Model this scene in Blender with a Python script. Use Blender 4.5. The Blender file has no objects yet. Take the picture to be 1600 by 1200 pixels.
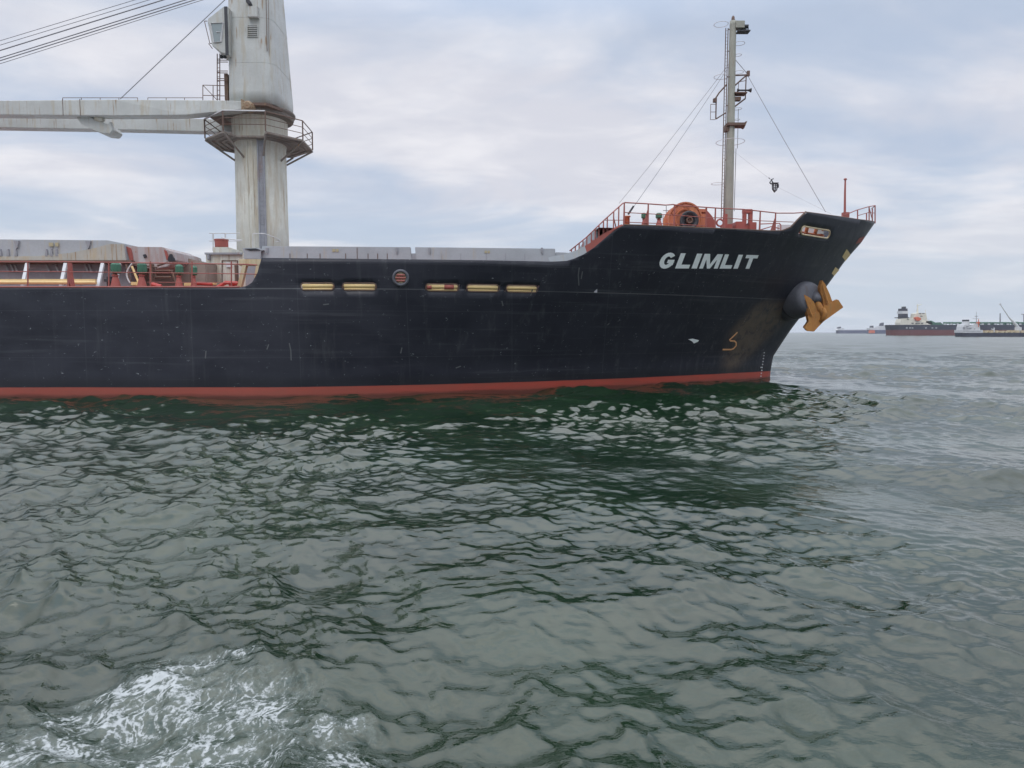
import bpy, bmesh, math, random
import numpy as np
from mathutils import Vector, Matrix
random.seed(5)
R = math.radians
sc = bpy.context.scene
col = sc.collection

# ------------------------------------------------------------------ camera
F = 1080.0                       # focal length in pixels of the 1600 px wide photograph
H = 2.9                          # eye height above the water
PITCH = math.atan(81 / F)
cd = bpy.data.cameras.new('camera'); cam = bpy.data.objects.new('camera', cd); col.objects.link(cam)
cam.location = (0, 0, H); cam.rotation_euler = (R(90) - PITCH, 0, 0)
cd.sensor_width = 36; cd.lens = 36 * F / 1600; cd.clip_start = 0.1; cd.clip_end = 60000
sc.camera = cam
sc.view_settings.view_transform = 'Standard'; sc.view_settings.look = 'None'
sc.view_settings.gamma = 1; sc.view_settings.exposure = 0.0

def W(px, py, Y):
    """world point at depth plane Y that the photograph shows at px, py"""
    a = (px - 800) / F; b = -(py - 600) / F
    dy = math.cos(PITCH) + b * math.sin(PITCH); dz = -math.sin(PITCH) + b * math.cos(PITCH)
    t = Y / dy
    return Vector((a * t, Y, H + dz * t))

# ------------------------------------------------------------------ world: overcast sky
SUN_EL, SUN_ROT = 55, 190        # sun veiled, high behind the boat
world = bpy.data.worlds.new('World'); sc.world = world; world.use_nodes = True
nt = world.node_tree; N = nt.nodes; Lk = nt.links
for n in list(N): N.remove(n)
def wn(t, **kw):
    n = N.new(t)
    for k, v in kw.items(): setattr(n, k, v)
    return n
tc = wn('ShaderNodeTexCoord')
sky = wn('ShaderNodeTexSky', sky_type='NISHITA', sun_disc=False, sun_elevation=R(SUN_EL), sun_rotation=R(SUN_ROT))
sky.air_density = 1.0; sky.dust_density = 2.5; sky.ozone_density = 1.5
sep = wn('ShaderNodeSeparateXYZ'); Lk.new(tc.outputs['Generated'], sep.inputs[0])
zc = wn('ShaderNodeMath', operation='MAXIMUM'); Lk.new(sep.outputs[2], zc.inputs[0]); zc.inputs[1].default_value = 0
za = wn('ShaderNodeMath', operation='ADD'); Lk.new(zc.outputs[0], za.inputs[0]); za.inputs[1].default_value = 0.16
dx = wn('ShaderNodeMath', operation='DIVIDE'); Lk.new(sep.outputs[0], dx.inputs[0]); Lk.new(za.outputs[0], dx.inputs[1])
dy = wn('ShaderNodeMath', operation='DIVIDE'); Lk.new(sep.outputs[1], dy.inputs[0]); Lk.new(za.outputs[0], dy.inputs[1])
cb = wn('ShaderNodeCombineXYZ'); Lk.new(dx.outputs[0], cb.inputs[0]); Lk.new(dy.outputs[0], cb.inputs[1]); cb.inputs[2].default_value = 3.3
mp = wn('ShaderNodeMapping'); Lk.new(cb.outputs[0], mp.inputs[0]); mp.inputs['Rotation'].default_value = (0, 0, R(-28)); mp.inputs['Scale'].default_value = (0.85, 1.25, 1)
n1 = wn('ShaderNodeTexNoise'); n1.inputs['Scale'].default_value = 0.95; n1.inputs['Detail'].default_value = 9; n1.inputs['Roughness'].default_value = 0.52; n1.inputs['Distortion'].default_value = 0.6
Lk.new(mp.outputs[0], n1.inputs['Vector'])
n2 = wn('ShaderNodeTexNoise'); n2.inputs['Scale'].default_value = 2.3; n2.inputs['Detail'].default_value = 7; n2.inputs['Roughness'].default_value = 0.55; n2.inputs['Distortion'].default_value = 0.25
Lk.new(mp.outputs[0], n2.inputs['Vector'])
r1 = wn('ShaderNodeMapRange', interpolation_type='SMOOTHSTEP'); Lk.new(n1.outputs['Fac'], r1.inputs['Value'])
r1.inputs['From Min'].default_value = 0.36; r1.inputs['From Max'].default_value = 0.60; r1.inputs['To Min'].default_value = 0.2
r2 = wn('ShaderNodeMapRange', interpolation_type='SMOOTHSTEP'); Lk.new(n2.outputs['Fac'], r2.inputs['Value'])
r2.inputs['From Min'].default_value = 0.36; r2.inputs['From Max'].default_value = 0.66
cc = wn('ShaderNodeMix', data_type='RGBA'); Lk.new(r2.outputs[0], cc.inputs['Factor'])
cc.inputs['A'].default_value = (6.9, 7.05, 7.85, 1); cc.inputs['B'].default_value = (8.5, 8.5, 9.0, 1)
bl = wn('ShaderNodeMix', data_type='RGBA'); bl.inputs['Factor'].default_value = 0.78       # thin high veil over the blue
Lk.new(sky.outputs[0], bl.inputs['A']); bl.inputs['B'].default_value = (5.0, 6.1, 7.9, 1)
mx = wn('ShaderNodeMix', data_type='RGBA'); Lk.new(r1.outputs[0], mx.inputs['Factor'])
Lk.new(bl.outputs['Result'], mx.inputs['A']); Lk.new(cc.outputs['Result'], mx.inputs['B'])
hz = wn('ShaderNodeMapRange', interpolation_type='SMOOTHSTEP'); Lk.new(zc.outputs[0], hz.inputs['Value'])
hz.inputs['From Min'].default_value = 0.0; hz.inputs['From Max'].default_value = 0.22; hz.inputs['To Min'].default_value = 0.6; hz.inputs['To Max'].default_value = 0
mh = wn('ShaderNodeMix', data_type='RGBA'); Lk.new(hz.outputs[0], mh.inputs['Factor']); Lk.new(mx.outputs['Result'], mh.inputs['A']); mh.inputs['B'].default_value = (6.3, 7.0, 7.8, 1)
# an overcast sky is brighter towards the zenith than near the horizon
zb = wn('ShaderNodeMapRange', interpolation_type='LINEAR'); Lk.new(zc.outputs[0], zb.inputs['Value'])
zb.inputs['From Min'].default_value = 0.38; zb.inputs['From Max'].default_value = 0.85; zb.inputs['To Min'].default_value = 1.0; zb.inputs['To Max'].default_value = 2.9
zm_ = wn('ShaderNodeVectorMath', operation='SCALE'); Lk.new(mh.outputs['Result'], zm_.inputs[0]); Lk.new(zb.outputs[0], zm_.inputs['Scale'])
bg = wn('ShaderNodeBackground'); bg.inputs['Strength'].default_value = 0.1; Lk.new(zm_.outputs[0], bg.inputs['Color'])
wo = wn('ShaderNodeOutputWorld'); Lk.new(bg.outputs[0], wo.inputs[0])

# ------------------------------------------------------------------ sun behind thin cloud
sl = bpy.data.lights.new('sun', 'SUN'); sl.energy = 0.6; sl.angle = R(30); sl.color = (1, 0.965, 0.92)
so = bpy.data.objects.new('sun', sl); col.objects.link(so)
az = R(SUN_ROT); el = R(SUN_EL)
sdir = Vector((math.sin(az) * math.cos(el), math.cos(az) * math.cos(el), math.sin(el)))
so.rotation_euler = sdir.to_track_quat('Z', 'Y').to_euler(); so.location = (0, -20, 60)

# ------------------------------------------------------------------ materials
class M:
    def __init__(s, name):
        s.m = bpy.data.materials.new(name); s.m.use_nodes = True
        s.nt = s.m.node_tree; s.b = s.nt.nodes['Principled BSDF']; s.tc = s.nt.nodes.new('ShaderNodeTexCoord')
    def n(s, t, **kw):
        n = s.nt.nodes.new(t)
        for k, v in kw.items(): setattr(n, k, v)
        return n
    def l(s, a, b): s.nt.links.new(a, b)
    def noise(s, scale, stretch=(1, 1, 1), detail=5, rough=0.55, out='Object', dist=0, off=(0, 0, 0)):
        mp = s.n('ShaderNodeMapping'); s.l(s.tc.outputs[out], mp.inputs[0]); mp.inputs['Scale'].default_value = stretch; mp.inputs['Location'].default_value = off
        n = s.n('ShaderNodeTexNoise'); n.inputs['Scale'].default_value = scale; n.inputs['Detail'].default_value = detail
        n.inputs['Roughness'].default_value = rough; n.inputs['Distortion'].default_value = dist; s.l(mp.outputs[0], n.inputs['Vector']); return n.outputs['Fac']
    def rng(s, v, a, b, c=0, d=1, smooth=True):
        n = s.n('ShaderNodeMapRange', interpolation_type='SMOOTHSTEP' if smooth else 'LINEAR'); s.l(v, n.inputs['Value'])
        for k, x in zip(('From Min', 'From Max', 'To Min', 'To Max'), (a, b, c, d)): n.inputs[k].default_value = x
        return n.outputs[0]
    def mix(s, f, a, b):
        n = s.n('ShaderNodeMix', data_type='RGBA')
        for k, x in (('Factor', f), ('A', a), ('B', b)):
            if isinstance(x, (tuple, list)): n.inputs[k].default_value = (*x[:3], 1)
            elif isinstance(x, (int, float)): n.inputs[k].default_value = x
            else: s.l(x, n.inputs[k])
        return n.outputs['Result']
    def math(s, op, a, b=0.0):
        n = s.n('ShaderNodeMath', operation=op)
        for i, x in enumerate((a, b)):
            if isinstance(x, (int, float)): n.inputs[i].default_value = x
            else: s.l(x, n.inputs[i])
        return n.outputs[0]
    def bump(s, h, strength, dist=0.02, nrm=None):
        n = s.n('ShaderNodeBump'); n.inputs['Strength'].default_value = strength; n.inputs['Distance'].default_value = dist
        s.l(h, n.inputs['Height'])
        if nrm is not None: s.l(nrm, n.inputs['Normal'])
        return n.outputs[0]

def paint(name, c, rust=0.25, rough=0.5, dirt=0.3, rc=(0.20, 0.075, 0.03), metal=0.0, streak=True, chip=0.12):
    """weathered marine paint: patchy tone, vertical runs of rust, chips"""
    m = M(name)
    big = m.noise(0.8, detail=6); d = m.rng(big, 0.3, 0.7)
    c2 = tuple(x * (1 - dirt * 0.6) for x in c)
    base = m.mix(d, c, c2)
    fine = m.noise(9, detail=6, rough=0.7, off=(3, 1, 7))
    base = m.mix(m.rng(fine, 0.35, 0.75, 0, dirt), base, tuple(x * 0.6 + 0.04 for x in c))
    if rust > 0:
        if streak:
            st = m.noise(2.3, (1.5, 1.5, 0.16), 7, 0.62, off=(9, 2, 0))
            f = m.rng(st, 0.62 - 0.2 * rust, 0.76 - 0.14 * rust)
            base = m.mix(m.math('MULTIPLY', f, 0.75), base, tuple(0.4 * a + 0.6 * b for a, b in zip(c, rc)))
        if rust > 0.5 and streak:
            s2 = m.noise(6.0, (1.5, 1.5, 0.07), 4, 0.5, off=(2, 8, 1)); g2 = m.noise(0.9, (1, 1, 0.7), 3, off=(5, 5, 5))
            base = m.mix(m.math('MULTIPLY', m.math('MULTIPLY', m.rng(s2, 0.58, 0.68), m.rng(g2, 0.42, 0.6)), 0.8), base, (0.27, 0.16, 0.07))
        ch = m.noise(5.5, detail=9, rough=0.72, off=(1, 5, 2))
        base = m.mix(m.math('MULTIPLY', m.rng(ch, 0.74 - chip * rust, 0.80 - chip * rust), 0.8), base, rc)
    m.l(base, m.b.inputs['Base Color'])
    m.l(m.rng(fine, 0.3, 0.7, rough - 0.1, min(rough + 0.2, 1)), m.b.inputs['Roughness'])
    m.b.inputs['Metallic'].default_value = metal
    m.l(m.bump(fine, 0.25, 0.01), m.b.inputs['Normal'])
    return m.m

MT = {}
MT['grey'] = paint('crane_grey', (0.52, 0.535, 0.51), 0.6, 0.45, 0.25, (0.36, 0.28, 0.15), chip=0.05)
MT['pillar'] = paint('pillar_grey', (0.64, 0.635, 0.56), 0.8, 0.5, 0.3, (0.33, 0.24, 0.12), chip=0.03)
MT['pole'] = paint('mast_buff', (0.36, 0.36, 0.30), 0.4, 0.5, 0.4)
MT['hatch'] = paint('hatch_grey', (0.40, 0.425, 0.45), 0.35, 0.5, 0.25, (0.42, 0.32, 0.17), chip=0.05)
MT['coam'] = paint('coaming_grey', (0.34, 0.35, 0.38), 0.4, 0.55, 0.5)
MT['cream'] = paint('cream_paint', (0.62, 0.53, 0.34), 0.7, 0.5, 0.3, (0.45, 0.22, 0.07))
MT['white'] = paint('white_paint', (0.62, 0.63, 0.64), 0.15, 0.45, 0.2)
MT['letter'] = paint('letter_paint', (0.85, 0.90, 0.89), 0.0, 0.5, 0.25)
MT['red'] = paint('deck_red', (0.36, 0.085, 0.065), 0.3, 0.5, 0.4, (0.18, 0.06, 0.03))
MT['rail'] = paint('rail_red', (0.36, 0.105, 0.085), 0.3, 0.5, 0.3, (0.14, 0.06, 0.04))
MT['winch'] = paint('winch_orange', (0.50, 0.15, 0.07), 0.7, 0.45, 0.4, (0.55, 0.25, 0.09))
MT['rust'] = paint('rust_brown', (0.16, 0.10, 0.075), 0.6, 0.75, 0.5, (0.10, 0.045, 0.03))
MT['anchor'] = paint('anchor_rust', (0.47, 0.215, 0.05), 0.9, 0.85, 0.6, (0.30, 0.11, 0.03), chip=0.2)
MT['rustlight'] = paint('rusty_cream', (0.36, 0.27, 0.17), 0.9, 0.6, 0.5, (0.2, 0.09, 0.04), chip=.2)
MT['symbol'] = paint('orange_mark', (0.80, 0.42, 0.19), 0.3, 0.5, 0.3)
MT['scuff'] = paint('scuffed_paint', (0.10, 0.105, 0.11), 0.0, 0.6, 0.6)
MT['beige'] = paint('beige_grey', (0.47, 0.46, 0.41), 0.8, 0.5, 0.3, (0.42, 0.30, 0.14), chip=.05)
MT['weathered'] = paint('weathered_steel', (0.25, 0.22, 0.19), 0.7, 0.7, 0.5, (0.15, 0.08, 0.05), chip=.2)
MT['green'] = paint('vent_green', (0.04, 0.15, 0.09), 0.2, 0.45, 0.3)
MT['yellow'] = paint('yellow_paint', (0.80, 0.60, 0.28), 0.2, 0.45, 0.2, (0.5, 0.28, 0.08))
MT['ochre'] = paint('faded_ochre', (0.46, 0.41, 0.26), 0.3, 0.6, 0.4)
MT['dark'] = paint('dark_steel', (0.035, 0.037, 0.045), 0.2, 0.45, 0.4, (0.06, 0.05, 0.045))
MT['bolster'] = paint('bolster_grey', (0.12, 0.125, 0.15), 0.4, 0.55, 0.9, (0.08, 0.05, 0.035))
MT['wire'] = paint('wire_grey', (0.24, 0.24, 0.26), 0, 0.5, 0.2)
MT['silver'] = paint('handrail_white', (0.6, 0.6, 0.6), 0.1, 0.4, 0.2)
MT['black'] = paint('black_paint', (0.02, 0.022, 0.03), 0, 0.4, 0.2)
MT['far_red'] = paint('antifouling_red', (0.15, 0.035, 0.035), 0, 0.5, 0.3)
MT['far_navy'] = paint('navy_paint', (0.022, 0.025, 0.05), 0, 0.5, 0.3)
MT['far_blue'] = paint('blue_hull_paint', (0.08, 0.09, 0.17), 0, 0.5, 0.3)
MT['far_white'] = paint('ivory_paint', (0.72, 0.69, 0.58), 0.1, 0.5, 0.2)
MT['orange'] = paint('lifeboat_orange', (0.65, 0.13, 0.05), 0, 0.4, 0.2)
gm = M('cab_glass'); gm.b.inputs['Base Color'].default_value = (0.25, 0.30, 0.31, 1); gm.b.inputs['Roughness'].default_value = 0.08
gm.b.inputs['Metallic'].default_value = 0.0; gm.b.inputs['Specular IOR Level'].default_value = 0.9; MT['glass'] = gm.m

# hull paint: black topsides over red boot-topping, faded, scraped and chipped
def hull_material():
    m = M('hull_paint')
    pos = m.n('ShaderNodeNewGeometry'); sp = m.n('ShaderNodeSeparateXYZ'); m.l(pos.outputs['Position'], sp.inputs[0])
    X, Z = sp.outputs[0], sp.outputs[2]
    def nz(scale, st, detail=6, rough=0.6, off=(0, 0, 0), dist=0):
        mp = m.n('ShaderNodeMapping'); m.l(pos.outputs['Position'], mp.inputs[0]); mp.inputs['Scale'].default_value = st; mp.inputs['Location'].default_value = off
        n = m.n('ShaderNodeTexNoise'); n.inputs['Scale'].default_value = scale; n.inputs['Detail'].default_value = detail; n.inputs['Roughness'].default_value = rough
        n.inputs['Distortion'].default_value = dist; m.l(mp.outputs[0], n.inputs['Vector']); return n.outputs['Fac']
    black = (0.0085, 0.0100, 0.0180); fade = (0.028, 0.031, 0.043)
    f1 = nz(0.35, (1, 1, 2.2), 7, 0.6)
    aft = m.rng(X, 2, -24, 0.0, 0.55)                         # the plating is more faded towards the middle of the ship
    bowf = m.rng(X, 12.5, 20, 0.0, 0.65)
    fo = m.math('ADD', m.math('MULTIPLY', m.rng(f1, 0.32, 0.7), 0.45), m.math('MULTIPLY', m.rng(f1, 0.2, 0.6), m.math('MAXIMUM', aft, bowf)))
    c = m.mix(fo, black, fade)
    vs = nz(1.6, (1.6, 1.6, 0.12), 7, 0.65, (4, 0, 0))         # dribbles
    c = m.mix(m.rng(vs, 0.52, 0.78, 0, 0.45), c, (0.07, 0.072, 0.078))
    hs = nz(1.2, (0.14, 0.14, 3.5), 6, 0.6, (0, 0, 5))         # long fender rubs
    c = m.mix(m.rng(hs, 0.54, 0.80, 0, 0.5), c, (0.075, 0.078, 0.088))
    # brown dried mud washed down aft of the hawse
    # coordinate along a slanting band from the bolster to the S mark
    u = m.math('ADD', m.math('MULTIPLY', X, 0.55), m.math('MULTIPLY', Z, -0.62))
    band = m.math('MULTIPLY', m.rng(u, 4.65, 5.25), m.rng(u, 7.35, 6.55))
    lim = m.math('MULTIPLY', m.rng(X, 11.8, 13.2), m.rng(Z, 5.0, 4.3))
    mud = nz(1.8, (1, 1, 0.9), 8, 0.68, (2, 2, 2), 0.6)
    band = m.math('MULTIPLY', m.math('MULTIPLY', band, lim), m.rng(mud, 0.28, 0.58))
    c = m.mix(m.math('MULTIPLY', band, 0.85), c, (0.115, 0.085, 0.060))
    sc_ = nz(2.6, (1.4, 1.4, 0.5), 9, 0.75, (8, 1, 3))
    scl = m.math('MULTIPLY', m.rng(X, 9.0, 10.5), m.rng(Z, 3.2, 1.8))
    c = m.mix(m.math('MULTIPLY', m.math('MULTIPLY', m.rng(sc_, 0.52, 0.7), scl), 0.5), c, (0.12, 0.12, 0.12))
    # small white chips
    chn = nz(3.1, (1, 1, 1.3), 3, 0.5, (7, 3, 1)); ch2 = nz(11.0, (0.8, 0.8, 1.2), 5, 0.75, (1, 1, 4))
    chips = m.math('MULTIPLY', m.rng(chn, 0.585, 0.63), m.rng(ch2, 0.60, 0.66))
    c = m.mix(m.math('MULTIPLY', chips, 0.85), c, (0.30, 0.32, 0.33))
    # plate seams
    wv = m.n('ShaderNodeMath', operation='PINGPONG'); m.l(m.math('ADD', Z, 0.28), wv.inputs[0]); wv.inputs[1].default_value = 1.03
    seamz = m.rng(wv.outputs[0], 0.0, 0.022, 1, 0)
    wx = m.n('ShaderNodeMath', operation='PINGPONG'); m.l(X, wx.inputs[0]); wx.inputs[1].default_value = 2.35
    seamx = m.rng(wx.outputs[0], 0.0, 0.03, 1, 0)
    seam = m.math('MAXIMUM', seamz, seamx)
    knz = m.math('MULTIPLY', m.rng(m.math('ABSOLUTE', m.math('SUBTRACT', Z, 4.80)), 0.0, 0.03, 1, 0), m.rng(X, -14, -12))
    c = m.mix(m.math('MULTIPLY', seam, 0.16), c, (0.12, 0.12, 0.13))
    c = m.mix(m.math('MULTIPLY', knz, m.rng(hs, 0.35, 0.6, 0.15, 0.75)), c, (0.16, 0.165, 0.17))
    # wet dark weed line, then red
    edge = nz(0.5, (1, 1, 1), 4)
    zr = m.math('ADD', Z, m.math('MULTIPLY', m.math('SUBTRACT', edge, 0.5), 0.03))
    c = m.mix(m.rng(zr, 1.05, 0.62, 0, 0.6), c, (0.010, 0.011, 0.014))
    rd = nz(1.4, (0.5, 0.5, 3), 7, 0.65, (5, 5, 5))
    red = m.mix(m.rng(rd, 0.3, 0.7), (0.40, 0.066, 0.045), (0.30, 0.070, 0.048))
    red = m.mix(m.rng(X, 5, -14, 0, 0.55), red, (0.23, 0.075, 0.055))
    red = m.mix(m.rng(m.math('ADD', zr, m.math('MULTIPLY', m.math('SUBTRACT', rd, 0.5), 0.35)), 0.20, 0.02, 0, 0.75), red, (0.06, 0.03, 0.022))
    c = m.mix(m.rng(zr, 0.47, 0.45), c, red)
    m.l(c, m.b.inputs['Base Color'])
    m.l(m.rng(f1, 0.3, 0.7, 0.36, 0.56), m.b.inputs['Roughness'])
    m.b.inputs['Specular IOR Level'].default_value = 0.35
    dent = nz(0.55, (1, 1, 0.8), 3, 0.5, (3, 3, 3))
    fr_ = m.n('ShaderNodeMath', operation='PINGPONG'); m.l(X, fr_.inputs[0]); fr_.inputs[1].default_value = 0.39
    nb = m.bump(dent, 0.9, 0.06); nb = m.bump(m.math('MULTIPLY', fr_.outputs[0], m.rng(f1, 0.35, 0.6)), 0.35, 0.03, nb); nb = m.bump(seam, -0.8, 0.02, nb); nb = m.bump(ch2, 0.15, 0.01, nb)
    m.l(nb, m.b.inputs['Normal'])
    return m.m
MT['hull'] = hull_material()

# ------------------------------------------------------------------ object helpers
ORG = {}
SPLIT = {'cleat', 'draft_mark', 'corner_plate', 'deck_stanchion', 'valve_box', 'yellow_stencil', 'window_band', 'weld_seam', 'deck_fitting', 'stiffener', 'panel_edge', 'panel_hole', 'fire_pipe', 'louvre_slat', 'cab_lamp', 'conduit', 'bulwark_frame', 'chock_bar', 'roller', 'guide_sleeve', 'superstructure_block', 'vent_plinth'}
def link(name, bm, mat, parent=None, smooth=False, origin=None):
    if name in SPLIT:
        bm.verts.ensure_lookup_table(); seen = set(); isl = []
        for v in bm.verts:
            if v in seen: continue
            st = [v]; seen.add(v); cur = []
            while st:
                w = st.pop(); cur.append(w)
                for e in w.link_edges:
                    x = e.other_vert(w)
                    if x not in seen: seen.add(x); st.append(x)
            isl.append(cur)
        if len(isl) > 1:
            o = None
            for cur in isl:
                cs = set(cur); nb = bmesh.new(); mp = {v: nb.verts.new(v.co) for v in cur}
                for f in bm.faces:
                    if f.verts[0] in cs: nb.faces.new([mp[v] for v in f.verts]).material_index = f.material_index
                o = link_one(name, nb, mat, parent, smooth, origin)
            bm.free(); return o
    return link_one(name, bm, mat, parent, smooth, origin)
def link_one(name, bm, mat, parent=None, smooth=False, origin=None):
    me = bpy.data.meshes.new(name)
    bmesh.ops.recalc_face_normals(bm, faces=bm.faces)
    vs = [v.co for v in bm.verts]
    if origin is None:
        lo = Vector([min(v[i] for v in vs) for i in range(3)]); hi = Vector([max(v[i] for v in vs) for i in range(3)])
        origin = Vector(((lo.x + hi.x) / 2, (lo.y + hi.y) / 2, lo.z))
    origin = Vector(origin)
    for v in bm.verts: v.co -= origin
    bm.to_mesh(me); bm.free()
    for p in me.polygons: p.use_smooth = smooth
    mats = mat if isinstance(mat, (list, tuple)) else [mat]
    for q in mats: me.materials.append(MT[q] if isinstance(q, str) else q)
    o = bpy.data.objects.new(name, me); col.objects.link(o)
    ORG[o] = origin
    if parent is not None: o.parent = parent; o.location = origin - ORG[parent]
    else: o.location = origin
    return o
def thing(name, loc, label, cat, group=None):
    o = bpy.data.objects.new(name, None); col.objects.link(o); o.location = loc; ORG[o] = Vector(loc)
    o['label'] = label; o['category'] = cat
    if group: o['group'] = group
    return o
def tag(o, label, cat, group=None):
    o['label'] = label; o['category'] = cat
    if group: o['group'] = group
    return o
def B(): return bmesh.new()
def frame(d):
    d = d.normalized(); a = Vector((0, 0, 1)) if abs(d.z) < 0.9 else Vector((1, 0, 0))
    u = d.cross(a).normalized(); return u, d.cross(u).normalized()
def loft(bm, rings, caps=True, closed=False):
    vr = [[bm.verts.new(p) for p in r] for r in rings]; n = len(vr[0])
    k = len(vr)
    for i in range(k if closed else k - 1):
        a, b = vr[i], vr[(i + 1) % k]
        for j in range(n):
            try: bm.faces.new((a[j], a[(j + 1) % n], b[(j + 1) % n], b[j]))
            except ValueError: pass
    if caps and not closed:
        bm.faces.new(vr[0][::-1]); bm.faces.new(vr[-1])
def tube(bm, pts, r, n=7, closed=False):
    pts = [Vector(p) for p in pts]; rr = r if isinstance(r, (list, tuple)) else [r] * len(pts)
    rings = []; u = None
    for i, p in enumerate(pts):
        if closed: d = pts[(i + 1) % len(pts)] - pts[i - 1]
        elif i == 0: d = pts[1] - p
        elif i == len(pts) - 1: d = p - pts[i - 1]
        else: d = (pts[i + 1] - p).normalized() + (p - pts[i - 1]).normalized()
        d.normalize()
        if u is None: u, v = frame(d)
        else:
            u = (u - d * u.dot(d)).normalized(); v = d.cross(u).normalized()
        rings.append([p + (u * math.cos(t) + v * math.sin(t)) * rr[i] for t in [2 * math.pi * k / n for k in range(n)]])
    loft(bm, rings, True, closed)
def box(bm, c, s, rot=None, bev=0.0):
    r = bmesh.ops.create_cube(bm, size=1)
    vs = r['verts']; mt = Matrix.Translation(Vector(c)) @ (rot.to_4x4() if rot else Matrix()) @ Matrix.Diagonal((*s, 1))
    bmesh.ops.transform(bm, matrix=mt, verts=vs)
    if bev > 0:
        es = list({e for v in vs for e in v.link_edges})
        bmesh.ops.bevel(bm, geom=es, offset=bev, segments=2, affect='EDGES')
def bx(bm, x0, x1, y0, y1, z0, z1, bev=0.0): box(bm, ((x0 + x1) / 2, (y0 + y1) / 2, (z0 + z1) / 2), (abs(x1 - x0), abs(y1 - y0), abs(z1 - z0)), None, bev)
def pxbox(bm, x0, y0, x1, y1, Y, depth, bev=0.02):
    a = W(x0, y0, Y); b = W(x1, y1, Y); bx(bm, a.x, b.x, Y, Y + depth, b.z, a.z, bev)
def prism(bm, pts, dv, bev=0.0):
    """polygon pts swept by vector dv"""
    dv = Vector(dv); a = [bm.verts.new(p) for p in pts]; b = [bm.verts.new(Vector(p) + dv) for p in pts]; n = len(a)
    fs = [bm.faces.new(a[::-1]), bm.faces.new(b)]
    for i in range(n): fs.append(bm.faces.new((a[i], a[(i + 1) % n], b[(i + 1) % n], b[i])))
    if bev > 0:
        es = list({e for f in fs for e in f.edges}); bmesh.ops.bevel(bm, geom=es, offset=bev, segments=2, affect='EDGES')
def pxprism(bm, pix, Y, depth, bev=0.02): prism(bm, [W(x, y, Y) for x, y in pix], (0, depth, 0), bev)
def lathe(bm, c, axis, prof, n=24):
    """prof: (distance along axis, radius)"""
    c = Vector(c); axis = Vector(axis).normalized(); u, v = frame(axis)
    loft(bm, [[c + axis * h + (u * math.cos(t) + v * math.sin(t)) * max(r, 1e-3) for t in [2 * math.pi * k / n for k in range(n)]] for h, r in prof])
def ringpts(c, r, n=24, ax=(0, 0, 1), ry=None):
    u, v = frame(Vector(ax)); c = Vector(c); return [c + u * math.cos(t) * r + v * math.sin(t) * (ry or r) for t in [2 * math.pi * k / n for k in range(n)]]
def sag(a, b, s=0.0, n=10):
    a = Vector(a); b = Vector(b); return [a.lerp(b, i / n) - Vector((0, 0, s * 4 * (i / n) * (1 - i / n))) for i in range(n + 1)]

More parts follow.
